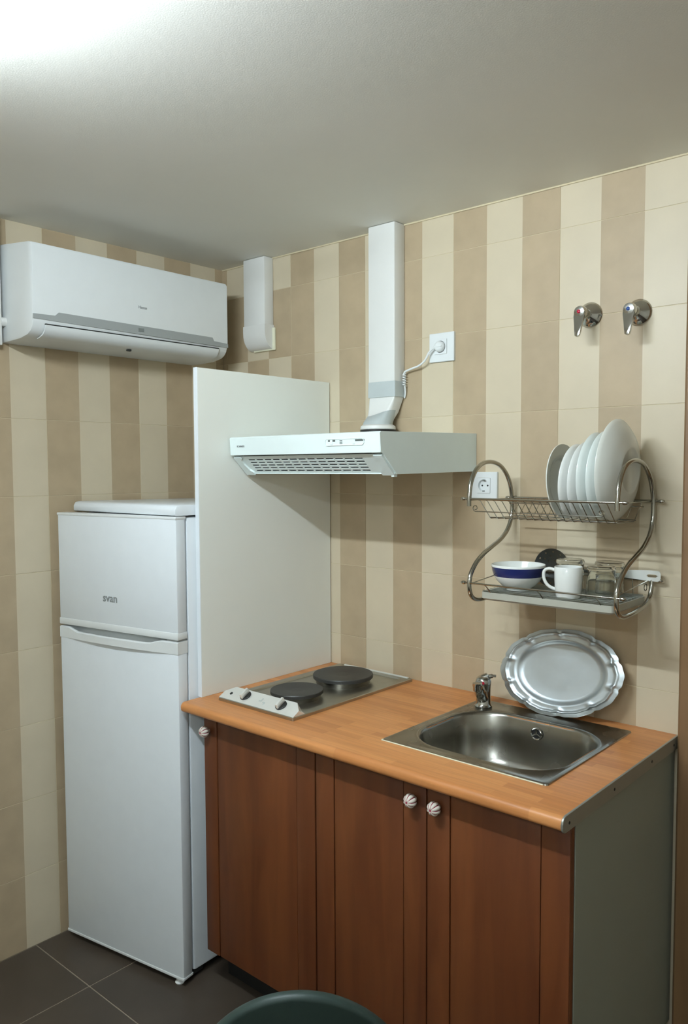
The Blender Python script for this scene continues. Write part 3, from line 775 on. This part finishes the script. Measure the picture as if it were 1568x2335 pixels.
# ------------------------------------------------------------------ short duct with elbow near the corner
d2 = thing('ventilation_elbow', 'short white duct dropping from the ceiling and bending into the wall near the corner', 'duct', (.235, -.02, 2.03))
ax0, ax1, ad = .178, .294, .046
bm = B(); box(bm, ax0, ax1, -ad, -.001, 2.115, ZC-.001, .003, 2); obj('channel', bm, M['white_pvc'], d2, smooth=True)
bm = B(); ep = [(-.001, 2.122), (-ad-.002, 2.122), (-ad-.002, 2.098)]
for i in range(1, 9):
    a = math.radians(180+90*i/8); ep.append((-.001+(ad+.001)*math.cos(a)*1.0, 2.095+.062*math.sin(a)))
ep = [p for p in ep if p[0] <= -.0005]; ep.append((-.001, 2.033))
prism(bm, ep, ax0-.002, ax1+.002, 'x'); obj('elbow', bm, M['white_pvc'], d2, smooth=40)
bm = B(); box(bm, ax0+.012, ax1+.013, -.010, -.001, 2.029, 2.112, .003, 2); obj('wall_collar', bm, M['cream_seal'], d2, smooth=True, label='cream filler around the wall opening')

# ------------------------------------------------------------------ air conditioner
ac = thing('air_conditioner', 'white split air conditioner mounted high on the left wall', 'air conditioner', (0, -.52, 2.0))
ay0, ay1 = -.893, -.145
prof_ac = [(.001, 2.287), (.185, 2.266), (.199, 2.262), (.2045, 2.254), (.2045, 2.050), (.203, 2.036), (.196, 2.016), (.184, 2.002), (.165, 1.993), (.12, 1.986), (.05, 1.984), (.001, 1.984)]
bm = B(); t = bmesh.new()
A = []
for yy, ins in ((ay0, .006), (ay0+.003, .001), (ay0+.010, 0), (ay1-.010, 0), (ay1-.003, .001), (ay1, .006)):
    cxm, czm = .08, 2.13
    A.append([t.verts.new((x if x < .01 else x-ins*(1 if x > cxm else 0), yy, z-ins*(1 if z > czm else -1))) for x, z in prof_ac])
for i in range(len(A)-1):
    for k in range(len(prof_ac)):
        k2 = (k+1) % len(prof_ac); t.faces.new((A[i][k], A[i][k2], A[i+1][k2], A[i+1][k]))
t.faces.new(A[0]); t.faces.new(A[-1][::-1]); merge(bm, t, 0)
obj('casing', bm, M['white_plastic'], ac, smooth=35)
def yz_plate(bm, pts, x0, x1):  # pts (y,z)
    prism(bm, pts, x0, x1, 'x')
bm = B(); yz_plate(bm, [(ay0+.002, 2.037), (ay1-.002, 2.031), (ay1-.002, 2.045), (-.212, 2.048), (-.219, 2.060), (-.810, 2.064), (-.822, 2.053), (ay0+.002, 2.051)], .200, .2058)
st = obj('grey_strip', bm, M['grey_strip'], ac, label='grey strip along the lower front')
bm = B(); box(bm, .205, .2064, -.531, -.507, 2.042, 2.055, .001, 1); obj('display', bm, M['grey_dark'], st)
# louvre flap following the curved underside
lp = [(.2052, 2.022), (.2035, 2.014), (.1975, 2.0035), (.186, 1.994), (.168, 1.9885), (.150, 1.985), (.150, 1.9875), (.168, 1.991), (.184, 1.998), (.194, 2.006), (.200, 2.015), (.2015, 2.022)]
bm = B(); prism(bm, lp, ay0+.040, ay1-.045, 'y'); obj('louvre', bm, M['white_plastic'], ac, smooth=40)
bm = B(); box(bm, .1975, .2056, ay0+.040, ay1-.045, 2.0225, 2.0255); obj('air_slot', bm, M['dark_gap'], ac)
bm = B(); box(bm, .155, .165, -.545, -.530, 1.981, 1.987, .001, 1); obj('sensor', bm, M['dark_gap'], ac)
bm = text_bm('Hisense', .0135, frame((.2047, -.510, 2.123), (0, 1, 0), (0, 0, 1)), .0004, .0002, .78); obj('badge', bm, M['print_and_shadow_grey'], ac, label='small grey maker badge')
tr = thing('pipe_trunking', 'white vertical pipe trunking beside the left end of the air conditioner', 'trunking', (.02, -.93, 1.97))
bm = B(); box(bm, .001, .04, -.965, -.907, 1.972, ZC-.001, .003, 2); obj('channel', bm, M['white_pvc'], tr, smooth=True)
bm = B(); tube(bm, [(.03, -.91, 2.045), (.03, -.893, 2.045)], .014, 20); obj('connector', bm, M['white_pvc'], tr, smooth=True)

# ------------------------------------------------------------------ sockets
def socket(name_label, x0, x1, z0, z1, icx, icz, hw=.023):
    t = thing('power_socket', name_label, 'socket', ((x0+x1)/2, 0, (z0+z1)/2))
    bm = B(); q_ = lambda a, b, c_, d_, y: [(u_, y, w_) for u_, w_ in rrect(a, b, c_, d_, .002, 3)]
    ring_loft(bm, [q_(x0, x1, z0, z1, -.0005), q_(x0, x1, z0, z1, -.0075), q_(x0+.0015, x1-.0015, z0+.0015, z1-.0015, -.009), q_(icx-hw-.0005, icx+hw+.0005, icz-hw-.0005, icz+hw+.0005, -.009), q_(icx-hw-.0005, icx+hw+.0005, icz-hw-.0005, icz+hw+.0005, -.0005)])
    obj('frame_plate', bm, M['white_plastic'], t, smooth=35)
    bm = B()
    # insert with a round recess
    sq = []; n_ = 32
    c = Vector((icx, 0, icz)); R_ = .0185
    a1 = []; a2 = []; a3 = []; a4 = []
    for k in range(n_):
        a = 2*PI*k/n_; cx_, cz_ = math.cos(a), math.sin(a); mxx = max(abs(cx_), abs(cz_))
        a1.append(bm.verts.new((c.x+hw*cx_/mxx, -.0085, c.z+hw*cz_/mxx))); a2.append(bm.verts.new((c.x+hw*cx_/mxx, -.0108, c.z+hw*cz_/mxx)))
        a3.append(bm.verts.new((c.x+R_*cx_, -.0108, c.z+R_*cz_))); a4.append(bm.verts.new((c.x+R_*.96*cx_, -.0012+.0, c.z+R_*.96*cz_)))
    for k in range(n_):
        j = (k+1) % n_
        for A, Bv in ((a1, a2), (a2, a3), (a3, a4)): bm.faces.new((A[k], A[j], Bv[j], Bv[k]))
    bm.faces.new(a4)
    ins = obj('insert', bm, M['white_plastic'], t, smooth=35)
    return t, ins
bm = None
so1, in1 = socket('white wall socket high on the tiles with the hood plug in it', 1.013, 1.106, 1.919, 2.008, 1.057, 1.965)
so2, in2 = socket('white wall socket on the tiles behind the left end of the dish rack, empty', 1.172, 1.262, 1.493, 1.575, 1.216, 1.534)
# shallow cup look needs plate opening: plate lies behind, so sink the cup in front of it with holes
for dx in (-.0095, .0095):
    bm = B(); lathe(bm, [(0, -.0006), (.0026, -.0006), (.0026, .0008), (0, .0008)], (1.216+dx, -.0013, 1.534), 'y', 14); obj('pin_hole', bm, M['black'], in2)
for dz in (-.0165, .0165):
    bm = B(); box(bm, 1.212, 1.220, -.0108, -.0088, 1.534+dz-.0018, 1.534+dz+.0018, .0004, 1); obj('earth_clip', bm, M['grey_dark'], in2)
pg = thing('power_plug', 'white plug and cable running from the upper socket to behind the duct', 'plug', (1.057, -.02, 1.965))
bm = B(); lathe(bm, [(0, -.0095), (.0165, -.0095), (.0168, -.018), (.0145, -.024), (.009, -.027), (0, -.027)], (1.057, 0, 1.965), 'y', 32)
tube(bm, [(1.057, -.020, 1.965), (1.046, -.022, 1.963), (1.036, -.023, 1.960)], [.0075, .006, .004], 14)
box(bm, 1.043, 1.071, -.028, -.018, 1.962, 1.968, .001)
obj('plug', bm, M['white_plastic'], pg, smooth=45)
bm = B(); tube(bm, smooth_path([(1.038, -.023, 1.960), (1.024, -.026, 1.948), (1.010, -.028, 1.925), (.985, -.026, 1.911), (.955, -.022, 1.905), (.925, -.018, 1.898), (.9175, -.016, 1.888)], 8), .0032, 10)
for i in range(6): pass
obj('cable', bm, M['white_plastic'], pg, smooth=True)
bm = B()
hp = [(.9195+.0045*math.cos(k*.9), -.016+.0055*math.sin(k*.9), 1.893-.0011*k) for k in range(38)]
tube(bm, hp, .0019, 8); tube(bm, smooth_path([(.921, -.016, 1.853), (.920, -.012, 1.842), (.917, -.008, 1.826), (.9125, -.006, 1.815)], 6), .0028, 10)
obj('coiled_end', bm, M['white_plastic'], pg, smooth=True)

# ------------------------------------------------------------------ stop valves
def valve(x, z, dot, label, lean):
    t = thing('stop_valve', label, 'valve', (x, 0, z))
    bm = B(); lathe(bm, [(0, -.0005), (.034, -.0005), (.0345, -.003), (.032, -.007), (.024, -.014), (.014, -.019), (.012, -.022), (0, -.022)], (x, 0, z), 'y', 48); obj('rosette', bm, M['chrome'], t, smooth=True)
    bm = B(); lathe(bm, [(.0, -.02), (.011, -.02), (.011, -.05), (.0, -.05)], (x, 0, z), 'y', 28); obj('stem', bm, M['chrome'], t, smooth=True)
    bm = B(); lathe(bm, [(.0, -.046), (.0155, -.046), (.0168, -.052), (.0165, -.064), (.014, -.070), (.0, -.072)], (x, 0, z), 'y', 36)
    # flat lever hanging down
    w = [(.0155, .002), (.0150, -.012), (.0110, -.034), (.0080, -.054), (.0065, -.064), (.0, -.068)]
    pts_ = [(a, b) for a, b in w]+[(-a, b) for a, b in w[::-1] if a > 0]
    tt = bmesh.new(); fr_ = []; bk = []
    for a, b in pts_:
        yy = -.068-.012*min(1, max(0, -b/.066)); fr_.append(tt.verts.new((x+a+lean*b, yy, z+b))); bk.append(tt.verts.new((x+a*.9+lean*b, yy+.010, z+b)))
    tt.faces.new(fr_); tt.faces.new(bk[::-1])
    for i in range(len(pts_)): tt.faces.new((fr_[i], bk[i], bk[(i+1) % len(pts_)], fr_[(i+1) % len(pts_)]))
    bmesh.ops.bevel(tt, geom=[e for e in tt.edges], offset=.0012, segments=2, profile=.5, affect='EDGES')
    merge(bm, tt, 0)
    lv_ = obj('lever', bm, M['chrome'], t, smooth=40)
    bm = B(); lathe(bm, [(.0, -.0745), (.003, -.0742), (.0048, -.073), (.0048, -.068), (.0, -.068)], (x, 0, z), 'y', 20); obj('cap', bm, M[dot], lv_, label='%s marker' % dot, smooth=True)
valve(1.546, 2.002, 'red', 'chrome wall stop valve with red marker, left one of the pair', .02)
valve(1.681, 1.992, 'blue', 'chrome wall stop valve with blue marker, right one of the pair', -.01)

# ------------------------------------------------------------------ dish rack
rk = thing('dish_rack', 'two tier chrome wire dish rack with S shaped side frames hung on the tiles', 'dish rack', (1.53, 0, 1.23))
RXL, RXR = 1.322, 1.737
def s_frame(x):
    P_ = [(-.252, 1.484), (-.252, 1.508), (-.243, 1.548), (-.218, 1.582), (-.182, 1.600), (-.138, 1.604), (-.092, 1.594), (-.055, 1.568), (-.032, 1.532), (-.023, 1.490), (-.026, 1.448), (-.045, 1.412),
          (-.082, 1.385), (-.13, 1.366), (-.178, 1.348), (-.217, 1.325), (-.243, 1.296), (-.250, 1.268), (-.243, 1.243), (-.224, 1.228), (-.19, 1.222), (-.12, 1.226), (-.07, 1.234), (-.038, 1.250), (-.026, 1.275), (-.022, 1.298)]
    bm = B(); tube(bm, smooth_path([(x, a, b) for a, b in P_], 5), .0062, 14); return bm
for x in (RXL, RXR): obj('side_frame', s_frame(x), M['rack_metal'], rk, smooth=60)
def rod(name, x0, x1, y, z, r=.003):
    bm = B(); tube(bm, [(x0, y, z), (x1, y, z)], r, 10)
    o = obj(name, bm, M['rack_metal'], rk, smooth=40)
    for xx, sg in ((x0, -1), (x1, 1)):
        b2 = B(); lathe(b2, [(0, -.001), (.0045, 0), (.0052, .003), (.0045, .008), (.0025, .012), (0, .0135)] if sg > 0 else [(0, .001), (.0045, 0), (.0052, -.003), (.0045, -.008), (.0025, -.012), (0, -.0135)], (xx, y, z), 'x', 16)
        obj('finial', b2, M['rack_metal'], o, smooth=True)
    return o
rod('rod', RXL-.014, RXR+.014, -.252, 1.5035, .0032)
rod('rod', RXL-.010, RXR+.016, -.022, 1.5000, .0038)
rod('rod', RXL-.012, RXR+.012, -.2525, 1.2745, .0025)
rod('rod', RXL-.008, RXR+.016, -.022, 1.2935, .0032)
for x, zz in ((RXL, 1.5), (RXR, 1.5)):       # wall hangers
    bm = B(); tube(bm, smooth_path([(x+.0, -.022, 1.50), (x+.0, -.010, 1.502), (x, -.001, 1.502)], 4), .004, 10); obj('wall_hook', bm, M['rack_metal'], rk, smooth=True)
# upper basket
ZB = 1.4515
bm = B(); tube(bm, [(1.350, -.190, ZB), (1.712, -.190, ZB)], .0019, 8); obj('basket_rail', bm, M['rack_metal'], rk, smooth=True)
bm = B(); tube(bm, [(1.350, -.075, ZB), (1.712, -.075, ZB)], .0019, 8); obj('basket_rail', bm, M['rack_metal'], rk, smooth=True)
bm = B(); tube(bm, [(1.335, -.060, 1.486), (1.726, -.060, 1.486)], .0019, 8); obj('basket_rail', bm, M['rack_metal'], rk, smooth=True)
nw = 17; wires = []
wx = [1.352+i*(1.708-1.352)/(nw-1) for i in range(nw)]
bm = B(); tube(bm, [(0, -.250, 1.5005), (0, -.243, 1.4985), (0, -.192, ZB-.001), (0, -.188, ZB-.0025), (0, -.078, ZB-.0025), (0, -.074, ZB-.001), (0, -.028, 1.496), (0, -.024, 1.498)], .00115, 6)
bm.transform(Matrix.Translation((wx[0], 0, 0)))
w0 = obj('basket_wire', bm, M['rack_metal'], rk, smooth=True)
for x in wx[1:]:
    c = w0.copy(); C.objects.link(c); c.parent = rk; c.location = (x-wx[0], 0, 0)
for x in (RXL+.006, RXR-.006):
    bm = B(); tube(bm, [(x, -.250, 1.5005), (x, -.024, 1.4995)], .0014, 6); obj('basket_wire', bm, M['rack_metal'], rk, smooth=True)
# curled decorative wire
dp = []
for k in range(14): a = math.radians(-90-360*k/11+0); r_ = .009*(1-k/20); 
def curl(cx_, cz_, sgn):
    o_ = []
    for k in range(18):
        a = math.radians(-90)-sgn*(-1)*math.radians(24*k)*(-1); r_ = .0088*(1-.035*k)
        o_.append((cx_+sgn*r_*math.sin(math.radians(24*k)), -.2535, cz_-r_*math.cos(math.radians(24*k))))
    return o_
lc = curl(1.343, 1.4795, -1); rc = curl(1.698, 1.4775, 1)
bm = B(); tube(bm, [Vector(p) for p in lc[::-1]]+[Vector(p) for p in rc], .0014, 6); obj('scroll_wire', bm, M['rack_metal'], rk, smooth=True)
# lower shelf: longitudinal wires + zigzag hangers
ZS = 1.2545
nl = 11
for i in range(nl):
    y = -.228+i*(.190/(nl-1))
    bm = B(); tube(bm, [(1.352, y, ZS), (1.720, y, ZS)], .0013, 6); o = obj('shelf_wire', bm, M['aluminium'], rk, smooth=True)
for x in (1.372, 1.528, 1.684):
    bm = B(); tube(bm, [(x, -.2525, 1.2735), (x+.004, -.246, 1.266), (x+.008, -.236, ZS-.0025), (x+.008, -.034, ZS-.0025), (x+.004, -.026, 1.272), (x, -.022, 1.292)], .0015, 6)
    obj('hanger_wire', bm, M['rack_metal'], rk, smooth=True)
for x, sg in ((RXL, 1), (RXR, -1)):
    bm = B(); tube(bm, [(x+sg*.008, -.2525, 1.274), (x+sg*.008, -.022, 1.293)], .0014, 6); obj('shelf_wire', bm, M['rack_metal'], rk, smooth=True)
    bm = B(); pts_ = [(x+sg*(.010+.0*k), -.040+.009*math.cos(k*PI/6), 1.276+.009*math.sin(k*PI/6)) for k in range(12)]
    tube(bm, pts_, .0013, 6, closed=True); obj('ring', bm, M['rack_metal'], rk, smooth=True)
# drip tray
dt = thing('drip_tray', 'light grey plastic drip tray lying in the bottom of the dish rack', 'tray', (1.535, -.13, 1.23))
bm = B(); tx0, tx1, ty0, ty1 = 1.350, 1.724, -.236, -.030
ring_loft(bm, [rl(tx0+.006, tx1-.006, ty0+.006, ty1-.006, .008, 1.2295), rl(tx0, tx1, ty0, ty1, .010, 1.2345), rl(tx0, tx1, ty0, ty1, .010, 1.2515), rl(tx0+.003, tx1-.003, ty0+.003, ty1-.003, .008, 1.2515), rl(tx0+.005, tx1-.005, ty0+.005, ty1-.005, .008, 1.2345)], True, True)
obj('tray', bm, M['grey_tray'], dt, smooth=35)

# ------------------------------------------------------------------ plates in the rack
def plate(x, r, kind, mt, label, tl=0, yc=-.133, depth=.020, zb=1.4525):
    rot = Matrix.Rotation(math.radians(tl), 4, 'Y').to_3x3()
    t = thing('plate', label, 'plate', (x, yc, zb), None, 'plates standing in the dish rack')
    th = .0035
    if kind in ('rim', 'face'):
        pf = [(0, 0), (r*.55, 0), (r*.60, .002), (r*.68, depth*.55), (r*.74, depth*.68), (r*.96, depth), (r, depth+.0006), (r*1.0, depth-.0022), (r*.74, depth*.68-th), (r*.68, depth*.55-th), (r*.60, -.003), (r*.56, -.0055), (r*.52, -.0055), (r*.50, -.003), (0, -.003)]
    else:
        pf = [(0, 0), (r*.45, .0), (r*.65, depth*.16), (r*.82, depth*.44), (r*.94, depth*.82), (r, depth), (r*1.0, depth-.0022), (r*.94, depth*.82-th), (r*.82, depth*.44-th), (r*.65, depth*.16-th), (r*.50, -.0045), (r*.46, -.0065), (r*.42, -.0065), (r*.40, -.0035), (0, -.0035)]
    if kind != 'face': pf = [(a, depth-b) for a, b in pf]     # underside turned to the right
    bm = B(); lathe(bm, pf, (0, 0, 0), 'x', 72)
    bm.transform(Matrix.Translation((x, yc, zb+r)) @ rot.to_4x4())
    o = obj('plate_body', bm, mt, t, smooth=50)
    t.name = 'plate'
    return t
plate(1.524, .098, 'face', M['porcelain_grey'], 'small grey white plate with wide rim, leftmost in the dish rack', -3, -.133, .017)
plate(1.572, .098, 'coupe', M['porcelain'], 'white side plate standing second from left in the dish rack', 3, -.133, .025)
plate(1.598, .1005, 'coupe', M['porcelain'], 'white plate standing third from left in the dish rack', 3, -.133, .026)
plate(1.627, .112, 'coupe', M['porcelain_cool'], 'bluish white dinner plate standing in front of another like it, fourth from left', 2, -.133, .032)
plate(1.653, .114, 'coupe', M['porcelain_cool'], 'bluish white dinner plate leaning nearest to the large serving plate', 2, -.133, .034)
plate(1.684, .128, 'coupe', M['porcelain_grey'], 'largest cream white plate, rightmost and tallest in the dish rack', 2, -.137, .032)

# ------------------------------------------------------------------ crockery on the lower shelf
ZG = ZS+.0016
bw = thing('bowl', 'white bowl with a broad navy blue band on the left of the lower shelf', 'bowl', (1.425, -.165, ZG))
bm = B()
outer = [(0, .004), (.026, .004), (.028, 0), (.032, 0), (.034, .006), (.046, .013), (.058, .025), (.066, .0385), (.0705, .052), (.0725, .0635), (.0728, .068)]
inner = [(.0715, .0695), (.0700, .066), (.066, .050), (.058, .033), (.046, .019), (.030, .011), (0, .009)]
pf = outer+inner
mis = []
for i in range(len(pf)-1): mis.append(1 if i in (7, 8) or (i == 6 and False) or i == 6+0 and True and False else 0)
pfo = [(a, b+ZG) for a, b in pf]
lathe(bm, pfo, (1.425, -.165, 0), 'z', 64, mis=[1 if 6 < i < 9 else 0 for i in range(len(pf)-1)])
obj('bowl_body', bm, [M['porcelain'], M['navy']], bw, smooth=50)
mg = thing('mug', 'plain white mug with its handle to the left on the lower shelf', 'mug', (1.588, -.198, ZG))
bm = B(); R_ = .0355
lathe(bm, [(a, b+ZG) for a, b in [(0, .003), (.026, .003), (.027, 0), (.0295, 0), (.0315, .006), (.0335, .02), (.0352, .045), (R_, .077), (R_-.001, .0785), (R_-.003, .077), (R_-.0035, .045), (.030, .012), (.026, .007), (0, .006)]], (1.588, -.198, 0), 'z', 56)
obj('cup', bm, M['porcelain'], mg, smooth=50)
hv = Vector((-.80, -.60, 0)).normalized() if False else Vector((-.93, -.36, 0)).normalized()
bm = B(); hp_ = [(.033, .068), (.048, .072), (.060, .066), (.062, .050), (.056, .034), (.045, .024), (.030, .018)]
tube(bm, smooth_path([Vector((1.588, -.198, ZG+b))+hv*a for a, b in hp_], 6), .0042, 12); obj('handle', bm, M['porcelain'], mg, smooth=True)
def tumbler(x, y, h, rt_, rb, label):
    t = thing('tumbler', label, 'glass', (x, y, ZG), None, 'upturned tumblers on the lower shelf')
    # upside down: mouth (rt_) on the shelf, thick foot (rb) on top
    pf = [(rt_, .0), (rt_+.0008, .001), (rt_-(rt_-rb)*.5, h*.5), (rb+.0005, h-.012), (rb+.002, h-.006), (rb, h-.001), (rb-.003, h), (0, h-.001), (0, h-.010), (rb-.006, h-.0105), (rb-.0028, h-.016), (rt_-(rt_-rb)*.5-.0022, h*.5), (rt_-.0018, .001)]
    bm = B(); lathe(bm, [(a, b+ZG) for a, b in pf if True], (x, y, 0), 'z', 48, closed=False)
    lathe(bm, [(rt_-.0018, .001+ZG), (rt_, 0+ZG)], (x, y, 0), 'z', 48)
    bmesh.ops.remove_doubles(bm, verts=bm.verts[:], dist=1e-6)
    obj('glass_body', bm, M['glass'], t, smooth=40)
tumbler(1.656, -.152, .081, .039, .0335, 'clear glass tumbler upside down in front, right of the mug')
tumbler(1.641, -.068, .083, .037, .0365, 'clear glass tumbler upside down at the back, near the ladle handle')
tumbler(1.535, -.080, .084, .037, .0360, 'clear glass tumbler upside down behind the white mug')
# skimmer ladle: perforated disc, neck, slotted handle
lk = thing('skimmer', 'steel skimmer ladle with perforated round head and slotted handle behind the glasses', 'utensil', (1.56, -.022, 1.27))
bm = B(); hc = Vector((1.447, -.0165, 1.3035)); HR = .0545
# disc with real holes: polar grid with removed cells
def disc_with_holes(R0, holes, th):
    t = bmesh.new(); N1, N2 = 60, 14
    ctr = t.verts.new((0, 0, 0)); ring = []
    for i in range(1, N2+1):
        r = R0*i/N2; ring.append([t.verts.new((r*math.cos(2*PI*k/N1), r*math.sin(2*PI*k/N1), -.008*(1-(i/N2)**2))) for k in range(N1)])
    ctr.co.z = -.008; fs = []
    for k in range(N1): fs.append(t.faces.new((ctr, ring[0][k], ring[0][(k+1) % N1])))
    for i in range(N2-1):
        for k in range(N1):
            if i in (4, 7, 10) and (k+{4: 0, 7: 2, 10: 1}[i]) % {4: 10, 7: 6, 10: 5}[i] in ((0, 1) if i == 4 else (0,)): continue
            fs.append(t.faces.new((ring[i][k], ring[i+1][k], ring[i+1][(k+1) % N1], ring[i][(k+1) % N1])))
    ex = bmesh.ops.extrude_face_region(t, geom=fs)
    for v in [e for e in ex['geom'] if isinstance(e, bmesh.types.BMVert)]: v.co.z += th
    return t
t = disc_with_holes(HR, 0, .0012)
t.transform(Matrix.Translation(hc) @ Matrix((Vector((1, 0, 0)), Vector((0, .06, 1)).normalized(), Vector((0, -1, .06)).normalized())).transposed().to_4x4())
merge(bm, t, 0); obj('head', bm, M['dark_steel'], lk, smooth=40)
bm = B(); tube(bm, smooth_path([(1.497, -.020, 1.302), (1.54, -.024, 1.303), (1.60, -.026, 1.304), (1.645, -.026, 1.305)], 4), .0045, 12); obj('neck', bm, M['dark_steel'], lk, smooth=True)
def handle_outline(n=40):
    pts = []
    for i in range(n+1):
        t_ = i/n; x = 1.640+.121*t_; w = .0085+.0055*min(1, t_*1.3)
        if t_ > .93: w *= math.sqrt(max(.12, 1-((t_-.93)/.07)**2*.75))
        pts.append((x, w))
    return pts
bm = B(); t = bmesh.new(); po = handle_outline()
slot0, slot1, sw = 1.725, 1.752, .0042
def lay(y, off):
    up_ = [t.verts.new((x, y, 1.3055+w)) for x, w in po]; dn = [t.verts.new((x, y, 1.3055-w)) for x, w in po]
    mu = [t.verts.new((x, y, 1.3055+(sw*math.sqrt(max(0, 1-((x-(slot0+slot1)/2)/((slot1-slot0)/2))**6)) if slot0 < x < slot1 else 0))) for x, w in po]
    md_ = [t.verts.new((x, y, 1.3055-(sw*math.sqrt(max(0, 1-((x-(slot0+slot1)/2)/((slot1-slot0)/2))**6)) if slot0 < x < slot1 else 0))) for x, w in po]
    return up_, mu, md_, dn
fs = []
U, MU, MD, D = lay(-.0285, 0)
for i in range(len(po)-1):
    fs.append(t.faces.new((U[i], U[i+1], MU[i+1], MU[i]))); fs.append(t.faces.new((MD[i], MD[i+1], D[i+1], D[i])))
ex = bmesh.ops.extrude_face_region(t, geom=fs)
for v in [e for e in ex['geom'] if isinstance(e, bmesh.types.BMVert)]: v.co.y += .003
bmesh.ops.remove_doubles(t, verts=t.verts[:], dist=1e-6)
merge(bm, t, 0); obj('handle', bm, M['panel_steel'], lk, label='bright steel handle with a hanging slot')

# ------------------------------------------------------------------ chair (only the top of its back is in view)
ch = thing('chair', 'dark green chair with rounded shell back, bottom edge of the picture before the cabinets', 'chair', (1.684, -1.267, 0), RZ(41))
# local: +y = direction the sitter faces (towards the kitchen), back shell at y=0
bm = B(); t = bmesh.new(); nu, nv = 33, 16; grid = []
BW, BT, BZ0 = .195, .811, .45
for j in range(nv):
    v = j/(nv-1); row = []
    for i in range(nu):
        u = -1+2*i/(nu-1)
        # height of the outline at this u, elliptic top
        topz = BT-.25*(1-math.sqrt(max(0, 1-(abs(u)**2.0)*.995)))
        z = BZ0+(topz-BZ0)*v
        x = BW*u*(.84+.16*min(1, v*1.6))
        y = .03*(abs(u)**2)-.03*(v**1.4)+.0
        row.append(t.verts.new((x, y, z)))
    grid.append(row)
fs = [t.faces.new((grid[j][i], grid[j][i+1], grid[j+1][i+1], grid[j+1][i])) for j in range(nv-1) for i in range(nu-1)]
ex = bmesh.ops.extrude_face_region(t, geom=fs)
for v in [e for e in ex['geom'] if isinstance(e, bmesh.types.BMVert)]: v.co.y += .022
bmesh.ops.bevel(t, geom=[e for e in t.edges if len(e.link_faces) == 2 and e.calc_face_angle(0) > 1.0], offset=.009, segments=4, profile=.5, affect='EDGES')
merge(bm, t, 0); obj('backrest', bm, M['chair'], ch, local=True, smooth=60)
bm = B(); prism(bm, rrect(-.165, .165, .0, .34, .07, 6), .435, .468, 'z', .008, 2); obj('seat', bm, M['chair'], ch, local=True, smooth=40)
for sx, sy in ((-1, 0), (1, 0), (-1, 1), (1, 1)):
    bm = B(); tube(bm, [(sx*.125, .05+.24*sy, .44), (sx*.17, -.0+.34*sy, 0)], [.014, .009], 14); obj('leg', bm, M['black'], ch, local=True, smooth=True)
